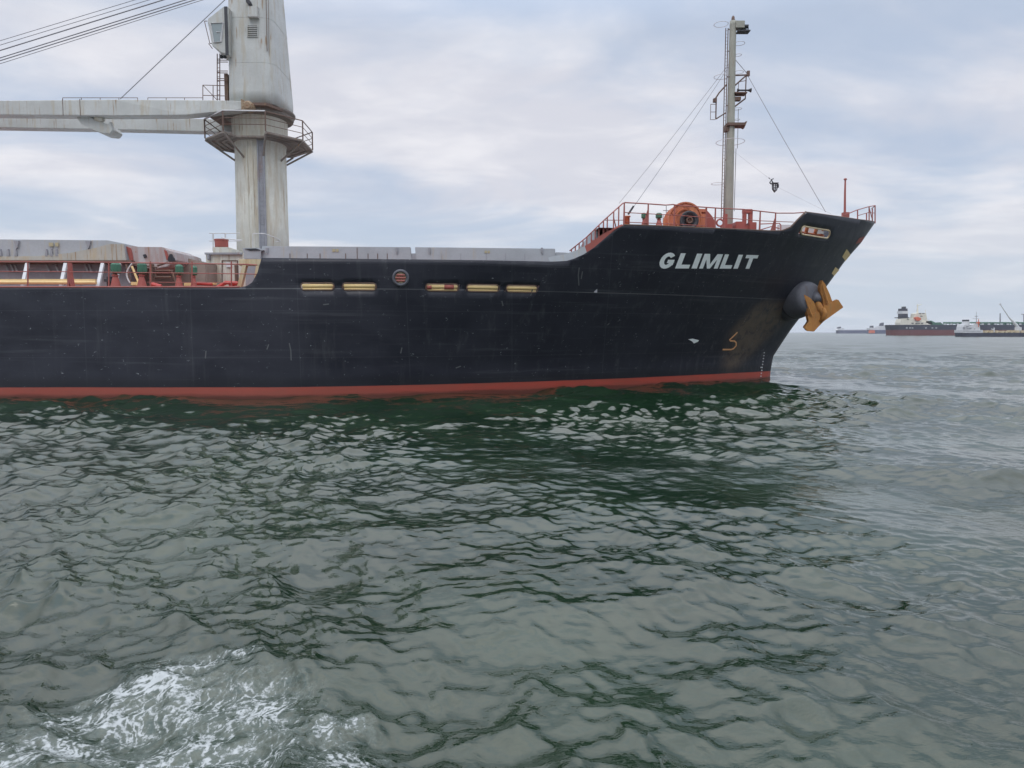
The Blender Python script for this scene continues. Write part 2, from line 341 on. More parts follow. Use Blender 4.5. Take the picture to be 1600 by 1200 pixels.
# ------------------------------------------------------------------ the sea (one sheet, finer where it is near)
def build_sea():
    rng = np.random.default_rng(11)
    th_d = np.linspace(R(-44), R(44), 1200)
    side = np.linspace(R(44), R(316), 90)[1:-1]
    th = np.concatenate([th_d, side]); nth = len(th)
    rs = [0.6, 1.2, 1.8, 2.4, 2.9]; r = 3.3
    while r < 110: rs.append(r); r *= 1.0031 if r > 9 else 1.0038
    while r < 700: rs.append(r); r *= 1.0085
    while r < 15000: rs.append(r); r *= 1.03
    rs = np.array(rs); nr = len(rs)
    RR, TT = np.meshgrid(rs, th, indexing='ij')
    x = (RR * np.sin(TT)).ravel(); y = (RR * np.cos(TT)).ravel()
    spacing = np.gradient(rs); sp = np.maximum(np.repeat(spacing, nth), 0.0)
    ang = np.where(np.abs(np.tile(th, nr)) <= R(44.5), R(88) / 1200, R(272) / 90)
    sp = np.maximum(sp, np.repeat(rs, nth) * ang * 0.8)
    # groups of waves wax and wane over the surface
    env = np.ones_like(x)
    for k in range(9):
        lam = rng.uniform(6, 30); a = rng.uniform(0, 2 * np.pi); env += 0.21 * np.sin(2 * np.pi / lam * (np.cos(a) * x + np.sin(a) * y) + rng.uniform(0, 6.28))
    env = np.clip(env, 0.3, 1.5)
    z = np.zeros_like(x); ddx = np.zeros_like(x); ddy = np.zeros_like(x)
    ncomp = 220; main = R(248)                    # direction the waves run
    slopes2 = 0; lost = np.zeros_like(x)
    for i in range(ncomp):
        t = (i + rng.uniform(0, 1)) / ncomp
        lam = 0.12 * (9.5 / 0.12) ** t
        spread = R(26) + R(34) * (1 - t)
        d = main + rng.normal(0, 1) * spread
        s = SLOPE * float(np.interp(lam, [.12, .2, .35, .8, 1.4, 2.5, 5, 9.5], [1.1, 1.7, 2.1, 1.95, 1.5, 1.25, .85, .4])) * rng.uniform(0.6, 1.4)
        k = 2 * np.pi / lam; a = s / k
        att = np.clip((lam / sp - 2.2) / 2.5, 0, 1)
        e = att * (env if lam < 5 else 1.0)
        ph = k * (np.cos(d) * x + np.sin(d) * y) + rng.uniform(0, 6.283)
        cph = np.cos(ph); sph = np.sin(ph)
        z += a * e * cph; q = 0.7 * a * e * sph
        ddx -= q * np.cos(d); ddy -= q * np.sin(d)
        slopes2 += s * s / 2; lost += (1 - att) * s * s / 2
    lost /= slopes2
    # the boat's own wash heaps the water a little under the foam
    px_ = [(290, 1035, .45, .22, 1.0), (235, 1070, .5, .3, 1.0), (180, 1110, .5, .3, .85), (120, 1150, .45, .25, .8), (330, 1100, .8, .5, .74), (415, 1105, .28, .3, .9),
           (260, 1170, .9, .35, .72), (350, 1160, .8, .35, .76), (520, 1130, .25, .3, .62), (545, 1175, .35, .3, .8), (460, 1165, .4, .3, .5), (60, 1185, .5, .25, .7), (370, 1022, .3, .12, .8), (565, 1120, .22, .2, .5), (595, 1190, .25, .25, .6)]
    foam = np.zeros_like(x)
    for fx, fy, sx, sy, am in px_:
        d = W(fx, fy, 1.0) - Vector((0, 0, H)); t = -H / d.z; cx, cy = d.x * t, d.y * t
        foam = np.maximum(foam, am * np.exp(-(((x - cx) / sx) ** 2 + ((y - cy) / sy) ** 2)))
    z += 0.05 * foam
    v = np.stack([x + ddx, y + ddy, z], 1)
    v = np.vstack([v, [[0, 0, 0]]])
    i = np.arange(nr - 1)[:, None]; j = np.arange(nth)[None, :]; j2 = (j + 1) % nth
    q = np.stack([i * nth + j, (i + 1) * nth + j, (i + 1) * nth + j2, i * nth + j2], -1).reshape(-1, 4)[:, ::-1]
    tri = np.stack([np.full(nth, nr * nth), np.arange(nth), (np.arange(nth) + 1) % nth], 1)[:, ::-1]
    me = bpy.data.meshes.new('sea')
    me.vertices.add(len(v)); me.vertices.foreach_set('co', v.astype(np.float32).ravel())
    nl = q.size + tri.size; me.loops.add(nl); me.loops.foreach_set('vertex_index', np.concatenate([q.ravel(), tri.ravel()]).astype(np.int32))
    npoly = len(q) + len(tri); me.polygons.add(npoly)
    st = np.concatenate([np.arange(len(q)) * 4, len(q) * 4 + np.arange(len(tri)) * 3]).astype(np.int32)
    me.polygons.foreach_set('loop_start', st)
    me.polygons.foreach_set('use_smooth', np.ones(npoly, dtype=bool))
    me.update(calc_edges=True); me.validate()
    for nm, arr in (('lost', lost), ('foam', foam)):
        at = me.attributes.new(nm, 'FLOAT', 'POINT'); at.data.foreach_set('value', np.append(arr, 0).astype(np.float32))
    if me.polygons[0].normal.z < 0: me.flip_normals()
    o = bpy.data.objects.new('sea', me); col.objects.link(o); o['kind'] = 'structure'
    me.materials.append(sea_material())

SLOPE = 0.0158
def sea_material():
    m = M('sea_water'); b = m.b
    g = m.n('ShaderNodeNewGeometry'); P = g.outputs['Position']
    def nz(scale, st, detail, rough, off=(0, 0, 0), dist=0, rot=0):
        mp = m.n('ShaderNodeMapping'); m.l(P, mp.inputs[0]); mp.inputs['Scale'].default_value = st; mp.inputs['Location'].default_value = off; mp.inputs['Rotation'].default_value = (0, 0, rot)
        n = m.n('ShaderNodeTexNoise'); n.inputs['Scale'].default_value = scale; n.inputs['Detail'].default_value = detail; n.inputs['Roughness'].default_value = rough
        n.inputs['Distortion'].default_value = dist; m.l(mp.outputs[0], n.inputs['Vector']); return n.outputs['Fac']
    lost = m.n('ShaderNodeAttribute', attribute_name='lost').outputs['Fac']; foam = m.n('ShaderNodeAttribute', attribute_name='foam').outputs['Fac']
    tone = nz(0.25, (1, 1, 1), 3, 0.5)
    c = m.mix(m.rng(tone, 0.35, 0.65), (0.004, 0.017, 0.006), (0.012, 0.030, 0.014))
    # foam: torn lace
    f1 = nz(3.0, (1.0, 1.0, 1), 9, 0.66, (3, 0, 0), 1.2)
    f2 = nz(9.0, (1.3, 0.9, 1), 8, 0.72, (0, 5, 0), 1.6, R(-38))
    vo = m.n('ShaderNodeTexVoronoi', feature='DISTANCE_TO_EDGE'); mp = m.n('ShaderNodeMapping'); wr = m.n('ShaderNodeTexNoise'); wr.inputs['Scale'].default_value = 2.4; wr.inputs['Detail'].default_value = 6
    m.l(P, wr.inputs['Vector']); va = m.n('ShaderNodeVectorMath', operation='MULTIPLY_ADD'); m.l(wr.outputs['Color'], va.inputs[0]); va.inputs[1].default_value = (0.9, 0.9, 0); m.l(P, va.inputs[2])
    m.l(va.outputs[0], mp.inputs[0]); mp.inputs['Rotation'].default_value = (0, 0, R(-38)); mp.inputs['Scale'].default_value = (1.5, 0.7, 1); m.l(mp.outputs[0], vo.inputs['Vector']); vo.inputs['Scale'].default_value = 7.5
    lace = m.rng(vo.outputs['Distance'], 0.0, 0.28, 0.17, -0.04)
    f3 = nz(26.0, (1, 1, 1), 6, 0.7, (1, 2, 0), 0.8)
    k = m.math('ADD', m.math('ADD', m.math('MULTIPLY', f1, 0.62), m.math('MULTIPLY', f2, 0.75)), m.math('MULTIPLY', f3, 0.66))
    k = m.math('ADD', k, lace)
    k = m.math('ADD', k, m.math('MULTIPLY', m.math('SUBTRACT', foam, 1.0), 0.50))
    gate = m.rng(foam, 0.03, 0.35); ff = m.math('MULTIPLY', m.rng(k, 0.90, 1.12), gate)
    bub = m.math('MULTIPLY', m.math('MULTIPLY', m.rng(k, 0.6, 1.0), 0.12), gate)      # fine bubbles under the surface
    c = m.mix(bub, c, (0.42, 0.50, 0.47))
    c = m.mix(m.math('MULTIPLY', ff, 0.92), c, (0.42, 0.45, 0.45))
    m.l(c, b.inputs['Base Color'])
    m.l(m.math('MAXIMUM', m.rng(lost, 0.0, 1.0, 0.03, 0.22), m.math('MULTIPLY', ff, 0.6)), b.inputs['Roughness'])
    b.inputs['IOR'].default_value = 1.66; b.inputs['Specular Tint'].default_value = (1.0, 1.0, 0.93, 1)
    rip = nz(7.0, (0.75, 1.2, 1), 4, 0.55, (0, 0, 0), 0.4, R(20))
    rp2 = nz(19.0, (0.8, 1.1, 1), 3, 0.5, (2, 2, 0), 0.3, R(-15))
    chop = nz(1.4, (0.6, 1.2, 1), 6, 0.6, (5, 1, 0), 0.3, R(20))
    gust = m.rng(nz(0.11, (0.5, 1.3, 1), 4, 0.55, (9, 2, 0)), 0.35, 0.65, 0.35, 1.0)
    nb = m.n('ShaderNodeBump'); nb.inputs['Distance'].default_value = 0.30; m.l(chop, nb.inputs['Height']); m.l(m.math('MULTIPLY', m.rng(lost, 0.15, 0.9, 0, 0.30), gust), nb.inputs['Strength'])
    n1 = m.n('ShaderNodeBump'); n1.inputs['Distance'].default_value = 0.026; m.l(rip, n1.inputs['Height']); m.l(m.math('MULTIPLY', gust, 0.6), n1.inputs['Strength']); m.l(nb.outputs[0], n1.inputs['Normal'])
    n2 = m.bump(rp2, 0.35, 0.006, n1.outputs[0]); n3 = m.bump(ff, 0.35, 0.02, n2)
    m.l(n3, b.inputs['Normal'])
    return m.m
build_sea()

# ================================================================== THE CARGO SHIP
YC = 43.5; BH = 13.0; LE = 28.0
stem_px = [(1203, 592), (1204, 580), (1208, 557), (1221, 537), (1235, 516), (1251, 495), (1292, 447), (1321, 407), (1345, 380), (1368, 347)]
stem = [(W(x, y, YC).z, W(x, y, YC).x) for x, y in stem_px]; stem.sort()
stem = [(-3.0, stem[0][1] - 0.4)] + stem + [(12.0, stem[-1][1] + 1.6)]
sz, sx = np.array([a for a, b in stem]), np.array([b for a, b in stem])
def XS(z): return float(np.interp(z, sz, sx))
def half(X, z):
    u = (XS(z) - X) / LE; u = min(max(u, 0), 1)
    t = min(max(z / 8.2, 0), 1); p = 1.6 + 0.4 * t; q = 1.0 - 0.12 * t
    return BH * (1 - (1 - u) ** p) ** q if u > 0 else 0.0
def hit(px, py):
    Y = 34.0
    for _ in range(80):
        p = W(px, py, Y); Y2 = YC - half(p.x, p.z); Y = 0.6 * Y + 0.4 * Y2
    return W(px, py, Y)
def HP(X, z, off=0.0):
    """point on the starboard side, pushed out by off along the normal"""
    e = 0.05; P0 = Vector((X, YC - half(X, z), z))
    if off == 0: return P0
    a = Vector((X - e, YC - half(X - e, z), z)); b = Vector((X, YC - half(X, z + e), z + e))
    n = (P0 - a).cross(b - P0); n.normalize()
    if n.y > 0: n = -n
    return P0 + n * off
top_px = [(-300, 449), (374, 449), (385, 447), (393, 442), (399, 434), (403, 424), (406, 412), (407.5, 403.5), (410, 403), (600, 405), (860, 409), (885, 408), (905, 402), (925, 390), (945, 373), (962, 358), (975, 352),
          (1100, 357), (1200, 361.5), (1222, 361.5), (1236, 356), (1247, 344), (1260, 331.5), (1300, 337), (1340, 343), (1367, 347)]
tp = [hit(x, y) for x, y in top_px]
tX = np.array([p.x for p in tp]); tZ = np.array([p.z for p in tp]); o_ = np.argsort(tX); tX, tZ = tX[o_], tZ[o_]
def T(X): return float(np.interp(X, tX, tZ))
print('top', [(round(a, 2), round(b, 2)) for a, b in zip(tX, tZ)])

ship = thing('cargo_ship', (-20, YC, 0), 'large black cargo ship with red waterline band, grey deck crane and white name GLIMLIT', 'cargo ship')

slots = [(470, 522, 441.5, 452.5), (535, 588, 442.5, 453), (665, 717, 443.5, 454.5), (729, 780, 445, 456), (791, 840, 446, 457), (1251, 1297, 356.5, 369.5)]
slotw = []
for a, b, c_, d_ in slots:
    pa, pb = hit(a, (c_ + d_) / 2), hit(b, (c_ + d_) / 2); pt, pd = hit((a + b) / 2, c_), hit((a + b) / 2, d_)
    slotw.append([pa.x, pb.x, pd.z, pt.z])
rpx = hit(626, 434)
zs = set(np.round(np.concatenate([[-3, -2, -1, -.4, 0, .25, .48], np.arange(0.8, 10.9, 0.3)]), 3))
for i, s in enumerate(slotw):
    s[2] = round(s[2], 2); s[3] = round(s[3], 2)
zA = round(sum(s[2] for s in slotw[:5]) / 5, 2); zB = round(sum(s[3] for s in slotw[:5]) / 5, 2)
for s in slotw[:5]: s[2], s[3] = zA, zB
print('slots', slotw)
for s in (slotw[0], slotw[5]):
    zs = {z for z in zs if min(abs(z - s[2]), abs(z - s[3])) > 0.12 and not (s[2] < z < s[3])}
    zs |= {s[2], s[3], (s[2] + s[3]) / 2}
zs = sorted(zs)
def XU(u, z):
    w = min(max((0.95 - u) / 0.35, 0), 1); return XS(z) * w + XS(5.0) * (1 - w) - u * LE
def UX(X, z):
    a, b = -0.2, 5.0
    for _ in range(50):
        c = (a + b) / 2
        if XU(c, z) > X: a = c
        else: b = c
    return a
us = set(list(np.linspace(0, 0.06, 8) ** 1) + list(np.linspace(0.06, 1.45, 150)) + list(np.linspace(1.45, 4.2, 40)))
for px_ in (370, 412): pass
xa_, xb_ = tp[1].x - .2, tp[9].x + .1
us |= set(UX(x, 5.6) for x in np.linspace(xa_, xb_, 34))
for s in slotw:
    zm = (s[2] + s[3]) / 2
    ua, ub = UX(s[1], zm), UX(s[0], zm)
    us = {u for u in us if min(abs(u - ua), abs(u - ub)) > 0.004}; us |= {ua, ub}
us = sorted(us)
AFT = -92.0
def hull_mesh():
    bm = B()
    for sgn in (-1, 1):
        grid = []
        for u in us:
            # where this leaning station meets the top edge
            lo, hi = 3.0, 12.0
            for _ in range(40):
                md = (lo + hi) / 2
                if md > T(XU(u, md)): hi = md
                else: lo = md
            zt = lo; colv = []
            for z in zs:
                zz = min(z, zt)
                if colv and abs(zz - colv[-1][1]) < 1e-6: colv.append(colv[-1]); continue
                X = XU(u, zz); h = half(X, zz)
                if X < -60: h *= max(0.35, 1 - ((-60 - X) / 40) ** 2)
                if zz < 0: h *= 1 - 0.02 * zz * zz if u > 0 else 1
                colv.append((bm.verts.new((X, YC + sgn * h, zz)), zz, X))
            grid.append(colv)
        for i in range(len(us) - 1):
            for k in range(len(zs) - 1):
                vv = [grid[i][k][0], grid[i + 1][k][0], grid[i + 1][k + 1][0], grid[i][k + 1][0]]
                uq = []
                for v in vv:
                    if v not in uq: uq.append(v)
                if len(uq) < 3: continue
                um = (us[i] + us[i + 1]) / 2; zm = (zs[k] + zs[k + 1]) / 2; X = XU(um, zm)
                if any(s[0] < X < s[1] and s[2] - 1e-4 < zm < s[3] + 1e-4 for s in slotw): continue
                if sgn > 0: uq = uq[::-1]
                try: bm.faces.new(uq)
                except ValueError: pass
    bmesh.ops.remove_doubles(bm, verts=bm.verts, dist=0.002)
    return bm
hull = link('hull', hull_mesh(), 'hull', ship, smooth=True)
sol = hull.modifiers.new('plate', 'SOLIDIFY'); sol.thickness = 0.06; sol.offset = -1 if True else 1

# decks
def deck(X0, X1, zf, n, name, zin=0.0):
    bm = B(); pr = None
    for i in range(n + 1):
        X = X0 + (X1 - X0) * i / n; z = zf(X); h = max(half(X, z) - 0.08, 0.01)
        a = [bm.verts.new((X, YC + h * k, z + 0.15 * (1 - k * k))) for k in (-1, -.5, 0, .5, 1)]
        if pr:
            for q in range(4): bm.faces.new((pr[q], pr[q + 1], a[q + 1], a[q]))
        pr = a
    return link(name, bm, 'red', ship)
deck(AFT + 8, 4.2, lambda X: 4.72, 30, 'main_deck')
FD = lambda X: 7.72 + max(0, (X - 4)) * 0.028
deck(4.0, 20.6, FD, 24, 'forecastle_deck')
bm = B(); bx(bm, 3.95, 4.1, YC - 10, YC + 10, 4.8, 7.85); link('forecastle_bulkhead', bm, 'coam', ship)

# capping along the top edge
def cap(px0, px1, r, mat, name, n=30, dz=0.0):
    bm = B(); X0, X1 = hit(px0, 400).x, px1
    pts = []
    for i in range(n + 1):
        X = X0 + (X1 - X0) * i / n; z = T(X); pts.append(HP(X, z, -0.02) + Vector((0, 0, dz)))
    tube(bm, pts, r, 6); return link(name, bm, mat, ship, smooth=True)
tXd = dict(zip([x for x, y in top_px], [p.x for p in tp]))
def edge_pts(xa, xb, n, off=-0.02, dz=0.0): return [HP(xa + (xb - xa) * i / n, T(xa + (xb - xa) * i / n), off) + Vector((0, 0, dz)) for i in range(n + 1)]
bm = B(); tube(bm, edge_pts(tXd[975], tXd[1222], 40, -0.03, 0.02), 0.035, 6); tube(bm, edge_pts(tXd[1222], tXd[1260], 20, -0.03, 0.02), 0.045, 6); tube(bm, edge_pts(tXd[1260], tXd[1367], 20, -0.03, 0.0), 0.03, 6)
link('bulwark_rim', bm, 'rust', hull)
bm = B(); tube(bm, edge_pts(tXd[-300], tXd[374], 20, -0.02, 0.02), 0.04, 6); link('deck_edge_bar', bm, 'rail', hull)
# grey and red rising cap along the break of the forecastle
bm = B(); ps = edge_pts(tXd[860], tXd[975], 40, -0.03, 0)
for i in range(40):
    f0, f1 = i / 40, (i + 1) / 40
    w0, w1 = [0.30 * math.sin(math.pi * min(1, f * 1.02 + 0.12)) ** 0.6 + 0.02 if f < 0.86 else 0.04 for f in (f0, f1)]
    up0, up1 = Vector((-0.10, 0, w0)), Vector((-0.10, 0, w1))
    a = [bm.verts.new(p) for p in (ps[i], ps[i + 1], ps[i + 1] + up1, ps[i] + up0)]; b = [bm.verts.new(v.co + Vector((0, 0.08, 0))) for v in a]
    f = bm.faces.new(a); g = bm.faces.new(b[::-1]); t = bm.faces.new((a[3], a[2], b[2], b[3]))
    for q in (f, g, t): q.material_index = 0 if i < 20 else 1
link('bulwark_cap', bm, ['hatch', 'red'], ship)

# stadium shaped mooring ports with rims and rollers
for i, s in enumerate(slotw):
    bow = i == 5
    cx, cz = (s[0] + s[1]) / 2, (s[2] + s[3]) / 2; hw, hh = (s[1] - s[0]) / 2, (s[3] - s[2]) / 2
    pts = []
    for k in range(28):
        t = 2 * math.pi * k / 28; c, sn = math.cos(t), math.sin(t)
        X = cx + (hw - hh) * (1 if c > 0 else -1) + hh * 1.02 * c; pts.append(HP(X, cz + hh * 1.02 * sn, 0.0))
    bm = B(); tube(bm, pts, 0.045 if bow else 0.024, 6, closed=True)
    port = link('mooring_port', bm, 'cream' if bow else 'rust', hull, smooth=True)
    # filler plates in the corners of the opening (the opening is rounded)
    bm = B()
    for sx_ in (-1, 1):
        for szz in (-1, 1):
            c0 = (cx + sx_ * (hw - hh), cz); corner = HP(cx + sx_ * (hw + 0.03), cz + szz * (hh + 0.01), -0.01)
            arc = [HP(c0[0] + sx_ * hh * math.sin(t), cz + szz * hh * math.cos(t), -0.01) for t in [math.pi / 2 * q / 5 for q in range(6)]]
            vs = [bm.verts.new(p) for p in arc]; cv = bm.verts.new(corner)
            for q in range(5): bm.faces.new((cv, vs[q], vs[q + 1]))
    link('corner_plate', bm, 'dark', port)
    bm = B()
    if not bow:
        tube(bm, [HP(s[0] + 0.06, cz + hh * 0.22, -0.06), HP(s[1] - 0.06, cz + hh * 0.22, -0.06)], hh * 0.60, 10)
        tube(bm, [HP(s[0] + 0.08, cz - hh * 0.66, -0.04), HP(s[1] - 0.08, cz - hh * 0.66, -0.04)], hh * 0.30, 10)
        link('roller', bm, 'yellow', port, smooth=True)
        if i == 2:
            bm = B(); a = s[0] + (s[1] - s[0]) * .56; tube(bm, [HP(a, cz + hh * .1, -.05), HP(a + .42, cz + hh * .1, -.05)], hh * .75, 10); tube(bm, [HP(s[0] + .06, cz, -.05), HP(s[0] + .26, cz, -.05)], hh * .7, 10); link('guide_sleeve', bm, 'red', port, smooth=True)
        elif i < 2:
            bm = B(); a = s[0] + (s[1] - s[0]) * (.72 if i == 0 else .52); tube(bm, [HP(a, cz - hh, -.10), HP(a, cz + hh, -.10)], 0.05, 8); link('guide_pin', bm, 'cream', port, smooth=True)
    else:
        tube(bm, [HP(s[0] + 0.1, cz - hh * 0.75, -0.25), HP(s[1] - 0.1, cz - hh * 0.75, -0.25)], hh * 0.25, 10)
        for k in (0.12, 0.34, 0.66, 0.88): tube(bm, [HP(s[0] + (s[1] - s[0]) * k, cz - hh, -0.3), HP(s[0] + (s[1] - s[0]) * k, cz + hh, -0.3)], 0.10, 10)
        link('roller', bm, 'winch', port, smooth=True)
        bm = B(); c = HP(cx, cz - .25, -1.0); box(bm, c, (hw * 2.2, 0.08, 0.5)); link('white_plate', bm, 'white', port)

# round panama chock
bm = B(); n0 = (HP(rpx.x, rpx.z, 1) - HP(rpx.x, rpx.z, 0)).normalized(); c0 = HP(rpx.x, rpx.z, 0)
rad = 0.36
prof = [(0.0, rad * 1.05), (0.10, rad), (0.13, rad * 0.86), (0.11, rad * 0.74), (0.03, rad * 0.66)]
u_, v_ = frame(n0); loft(bm, [[c0 + n0 * h + (u_ * math.cos(t) + v_ * math.sin(t)) * r for t in [2 * math.pi * k / 32 for k in range(32)]] for h, r in prof], caps=False)
ch = link('round_chock', bm, 'bolster', hull, smooth=True)
bm = B(); lathe(bm, c0 - n0 * 0.02, n0, [(0, rad * .68), (0.05, rad * .66)], 28); link('chock_back', bm, 'cream', ch)
bm = B()
for k, rr_ in ((-0.34, .5), (0.0, .62), (0.34, .5)): tube(bm, [c0 + n0 * 0.07 + u_ * rad * rr_ + v_ * rad * k, c0 + n0 * 0.07 - u_ * rad * rr_ + v_ * rad * k] if abs(u_.z) < .5 else [c0 + n0 * .07 + v_ * rad * rr_ + u_ * rad * k, c0 + n0 * .07 - v_ * rad * rr_ + u_ * rad * k], 0.05, 8)
link('chock_bar', bm, 'rail', ch)

# painted marks on the side
def decal(polys, name, mat, off=0.012, parent=None, cuts=4, label=None):
    """polys: pixel polygons (convex pieces), laid on the plating with a paint thickness"""
    bm = B()
    for poly in polys:
        hp = [hit(x, y) for x, y in poly]; f = bm.faces.new([bm.verts.new((p.x, 0, p.z)) for p in hp])
    bmesh.ops.triangulate(bm, faces=bm.faces)
    bmesh.ops.subdivide_edges(bm, edges=bm.edges, cuts=cuts, use_grid_fill=True)
    for v in bm.verts: v.co = HP(v.co.x, v.co.z, off)
    return link(name, bm, mat, parent or hull)
def stroke(pts, w, name, mat, off=0.014, parent=None):
    bm = B(); ps = [hit(x, y) for x, y in pts]; prev = None
    for i, p in enumerate(ps):
        a = ps[max(i - 1, 0)]; b = ps[min(i + 1, len(ps) - 1)]; d = Vector((b.x - a.x, b.z - a.z)).normalized(); nn = Vector((-d.y, d.x)) * w / 2
        q = [bm.verts.new(HP(p.x + nn.x, p.z + nn.y, off)), bm.verts.new(HP(p.x - nn.x, p.z - nn.y, off))]
        if prev: bm.faces.new((prev[0], prev[1], q[1], q[0]))
        prev = q
    return link(name, bm, mat, parent or hull)
# letters: local box s 0..1 across, t 0 bottom..1 top; slanted
def gl(letter):
    if letter == 'L': return [[(0, 0), (.36, 0), (.36, 1), (0, 1)], [(.36, 0), (1, 0), (1, .25), (.36, .25)]]
    if letter == 'I': return [[(0, 0), (1, 0), (1, 1), (0, 1)]]
    if letter == 'T': return [[(.34, 0), (.66, 0), (.66, .76), (.34, .76)], [(0, .76), (1, .76), (1, 1), (0, 1)]]
    if letter == 'M': return [[(0, 0), (.21, 0), (.21, 1), (0, 1)], [(.79, 0), (1, 0), (1, 1), (.79, 1)], [(.21, 1), (.21, .62), (.42, 0), (.5, 0), (.5, .30), (.30, 1)][:6], [(.79, 1), (.70, 1), (.5, .30), (.5, 0), (.58, 0), (.79, .62)]]
    if letter == 'G':
        out = []; n = 18
        def pt(a, r): return (.5 + .5 * r[0] * math.cos(a), .5 + .52 * r[1] * math.sin(a))
        a0, a1 = R(38), R(352)
        for k in range(n):
            p, q = a0 + (a1 - a0) * k / n, a0 + (a1 - a0) * (k + 1) / n
            out.append([pt(p, (.40, .52)), pt(p, (1, 1)), pt(q, (1, 1)), pt(q, (.40, .52))])
        out.append([(.52, .34), (.97, .34), (.97, .56), (.52, .56)]); out.append([(.70, .10), (.97, .22), (.97, .36), (.70, .36)])
        return out
name_def = [('G', 1026.5, 1049.5), ('L', 1054.5, 1076), ('I', 1080, 1088.5), ('M', 1092, 1121), ('L', 1124, 1142), ('I', 1145.5, 1152.5), ('T', 1158, 1177)]
for ch_, xa, xb in name_def:
    polys = []
    def mapp(s, t):
        x = xa + (xb - xa) * s
        yb = 419.2 + (x - 1030) * 0.004; yt = 394.8 + (x - 1030) * 0.026
        shear = 8.8 * t * (yb - yt) / 23
        return (x + shear, yb + (yt - yb) * t)
    for pl in gl(ch_): polys.append([mapp(s, t) for s, t in pl])
    decal(polys, 'name_letter', 'letter', cuts=2)
stroke([(1152, 519), (1146, 525), (1139.5, 531), (1141, 532.5), (1147, 532.5), (1150, 535), (1150, 540), (1146, 544.5), (1142, 546), (1129, 546)], 0.085, 'bow_symbol', 'symbol')
for i in range(9):
    y = 551 + i * 4.6; x = 1193.8 - i * 0.65
    stroke([(x - (2.6 if i == 5 else .8), y), (x + 1.0, y)], 0.07, 'draft_mark', 'white')
for pts_ in ([(905, 418), (903.5, 430), (904.5, 446)], [(910, 424), (908, 436)], [(452, 536), (454.5, 548), (455, 563)], [(832, 452), (829, 462)], [(784, 470), (786, 478)], [(420, 538), (417, 546)], [(505, 476), (514, 475)], [(322, 548), (321, 560)], [(720, 572), (712, 575)], [(952, 505), (949, 508)], [(628, 543), (626, 552)]):
    stroke(pts_, 0.05, 'paint_scuff', 'scuff', off=.008)
decal([[(1075, 530), (1082, 529), (1092, 531.5), (1090, 534), (1084, 536.5), (1081, 533)]], 'paint_scar', 'letter', cuts=1)
# fender squares painted on the stem
for (quad, mt_) in (([(1342, 372), (1351, 369), (1346, 378), (1336, 381)], 'red'), ([(1322.5, 389), (1328.5, 398), (1320.5, 408), (1315.5, 401)], 'yellow'), ([(1305, 417), (1311, 422), (1303, 431), (1299, 427)], 'yellow')):
    decal([quad], 'stem_mark', mt_, cuts=2, off=0.02)

# hawse bolster bulging from the bow
hp = hit(1236, 470)
C0 = W(1232, 472, hp.y + 0.9); C1 = W(1268, 464, hp.y - 1.0)
bm = B(); ax = (C1 - C0); Ln = ax.length
lathe(bm, C0, ax, [(0, 1.16), (Ln * .4, 1.10), (Ln * .75, 1.0), (Ln * .90, .93), (Ln * .98, .82), (Ln * 1.01, .70), (Ln * 1.02, .4), (Ln * 1.02, .05)], 36)
bolster = link('hawse_bolster', bm, 'bolster', hull, smooth=True)
bm = B(); lathe(bm, C0 + ax * 0.30, ax, [(0, 1.12), (0.12, 1.11), (0.16, 1.0)], 36); link('weld_collar', bm, 'dark', bolster, smooth=True)

# anchor, stowed: held by its chain in the hawse
AY = hp.y - 1.25
def AP(cx, cy, dY=0): return W(1180 + cx / 7.5, 380 + cy / 7.5, AY + dY)
anchor = thing('anchor', AP(800, 820), 'rusty orange stockless anchor stowed against the black bow bolster', 'anchor')
bm = B(); prism(bm, [AP(*p) for p in ((612, 860), (735, 800), (775, 812), (800, 740), (905, 692), (975, 660), (1000, 700), (1035, 752), (935, 822), (800, 912), (735, 985), (690, 1037), (605, 1030), (572, 990), (632, 915))], (0.12, 0.5, 0.05), 0.025)
bmesh.ops.triangulate(bm, faces=[f for f in bm.faces if len(f.verts) > 4])
link('crown', bm, 'anchor', anchor)
def fluke(tip, base_l, base_r, mids):
    bm = B(); y = 0.14
    ring = [AP(*tip, 0.05)] + [AP(*p, 0.1) for p in mids[0]] + [AP(*base_r, .1), AP(*base_l, .1)] + [AP(*p, 0.1) for p in mids[1]]
    prism(bm, ring, (-.05, 0.26, 0), 0.02); return bm
link('fluke', fluke((568, 598), (632, 915), (745, 815), ([(640, 636), (688, 682), (715, 745)], [(608, 800), (588, 710)])), 'anchor', anchor)
link('fluke', fluke((787, 430), (800, 745), (915, 700), ([(826, 484), (872, 592)], [(800, 680), (768, 590), (760, 515)])), 'anchor', anchor)
for a_, b_ in (((590, 660), (665, 860)), ((790, 490), (850, 700))):
    bm = B(); tube(bm, [AP(*a_, .02), AP((a_[0] + b_[0]) / 2, (a_[1] + b_[1]) / 2, -.02), AP(*b_, -.02)], [.02, .05, .07], 5); link('fluke_rib', bm, 'anchor', anchor)
bm = B(); tube(bm, [AP(700, 640, .5), AP(745, 735, .15), AP(805, 850, -0.03)], [0.20, 0.19, 0.17], 10); link('shank', bm, 'anchor', anchor, smooth=True)
bm = B(); tube(bm, [AP(700, 610, 0.5), AP(722, 680, 0.1)], [0.32, 0.26], 14); link('shackle', bm, 'bolster', anchor, smooth=True)
bm = B(); tube(bm, [AP(800, 760, -.04), AP(815, 820, -.08), AP(770, 920, -.04)], [.10, .16, .10], 8); link('crown_rib', bm, 'anchor', anchor, smooth=True)

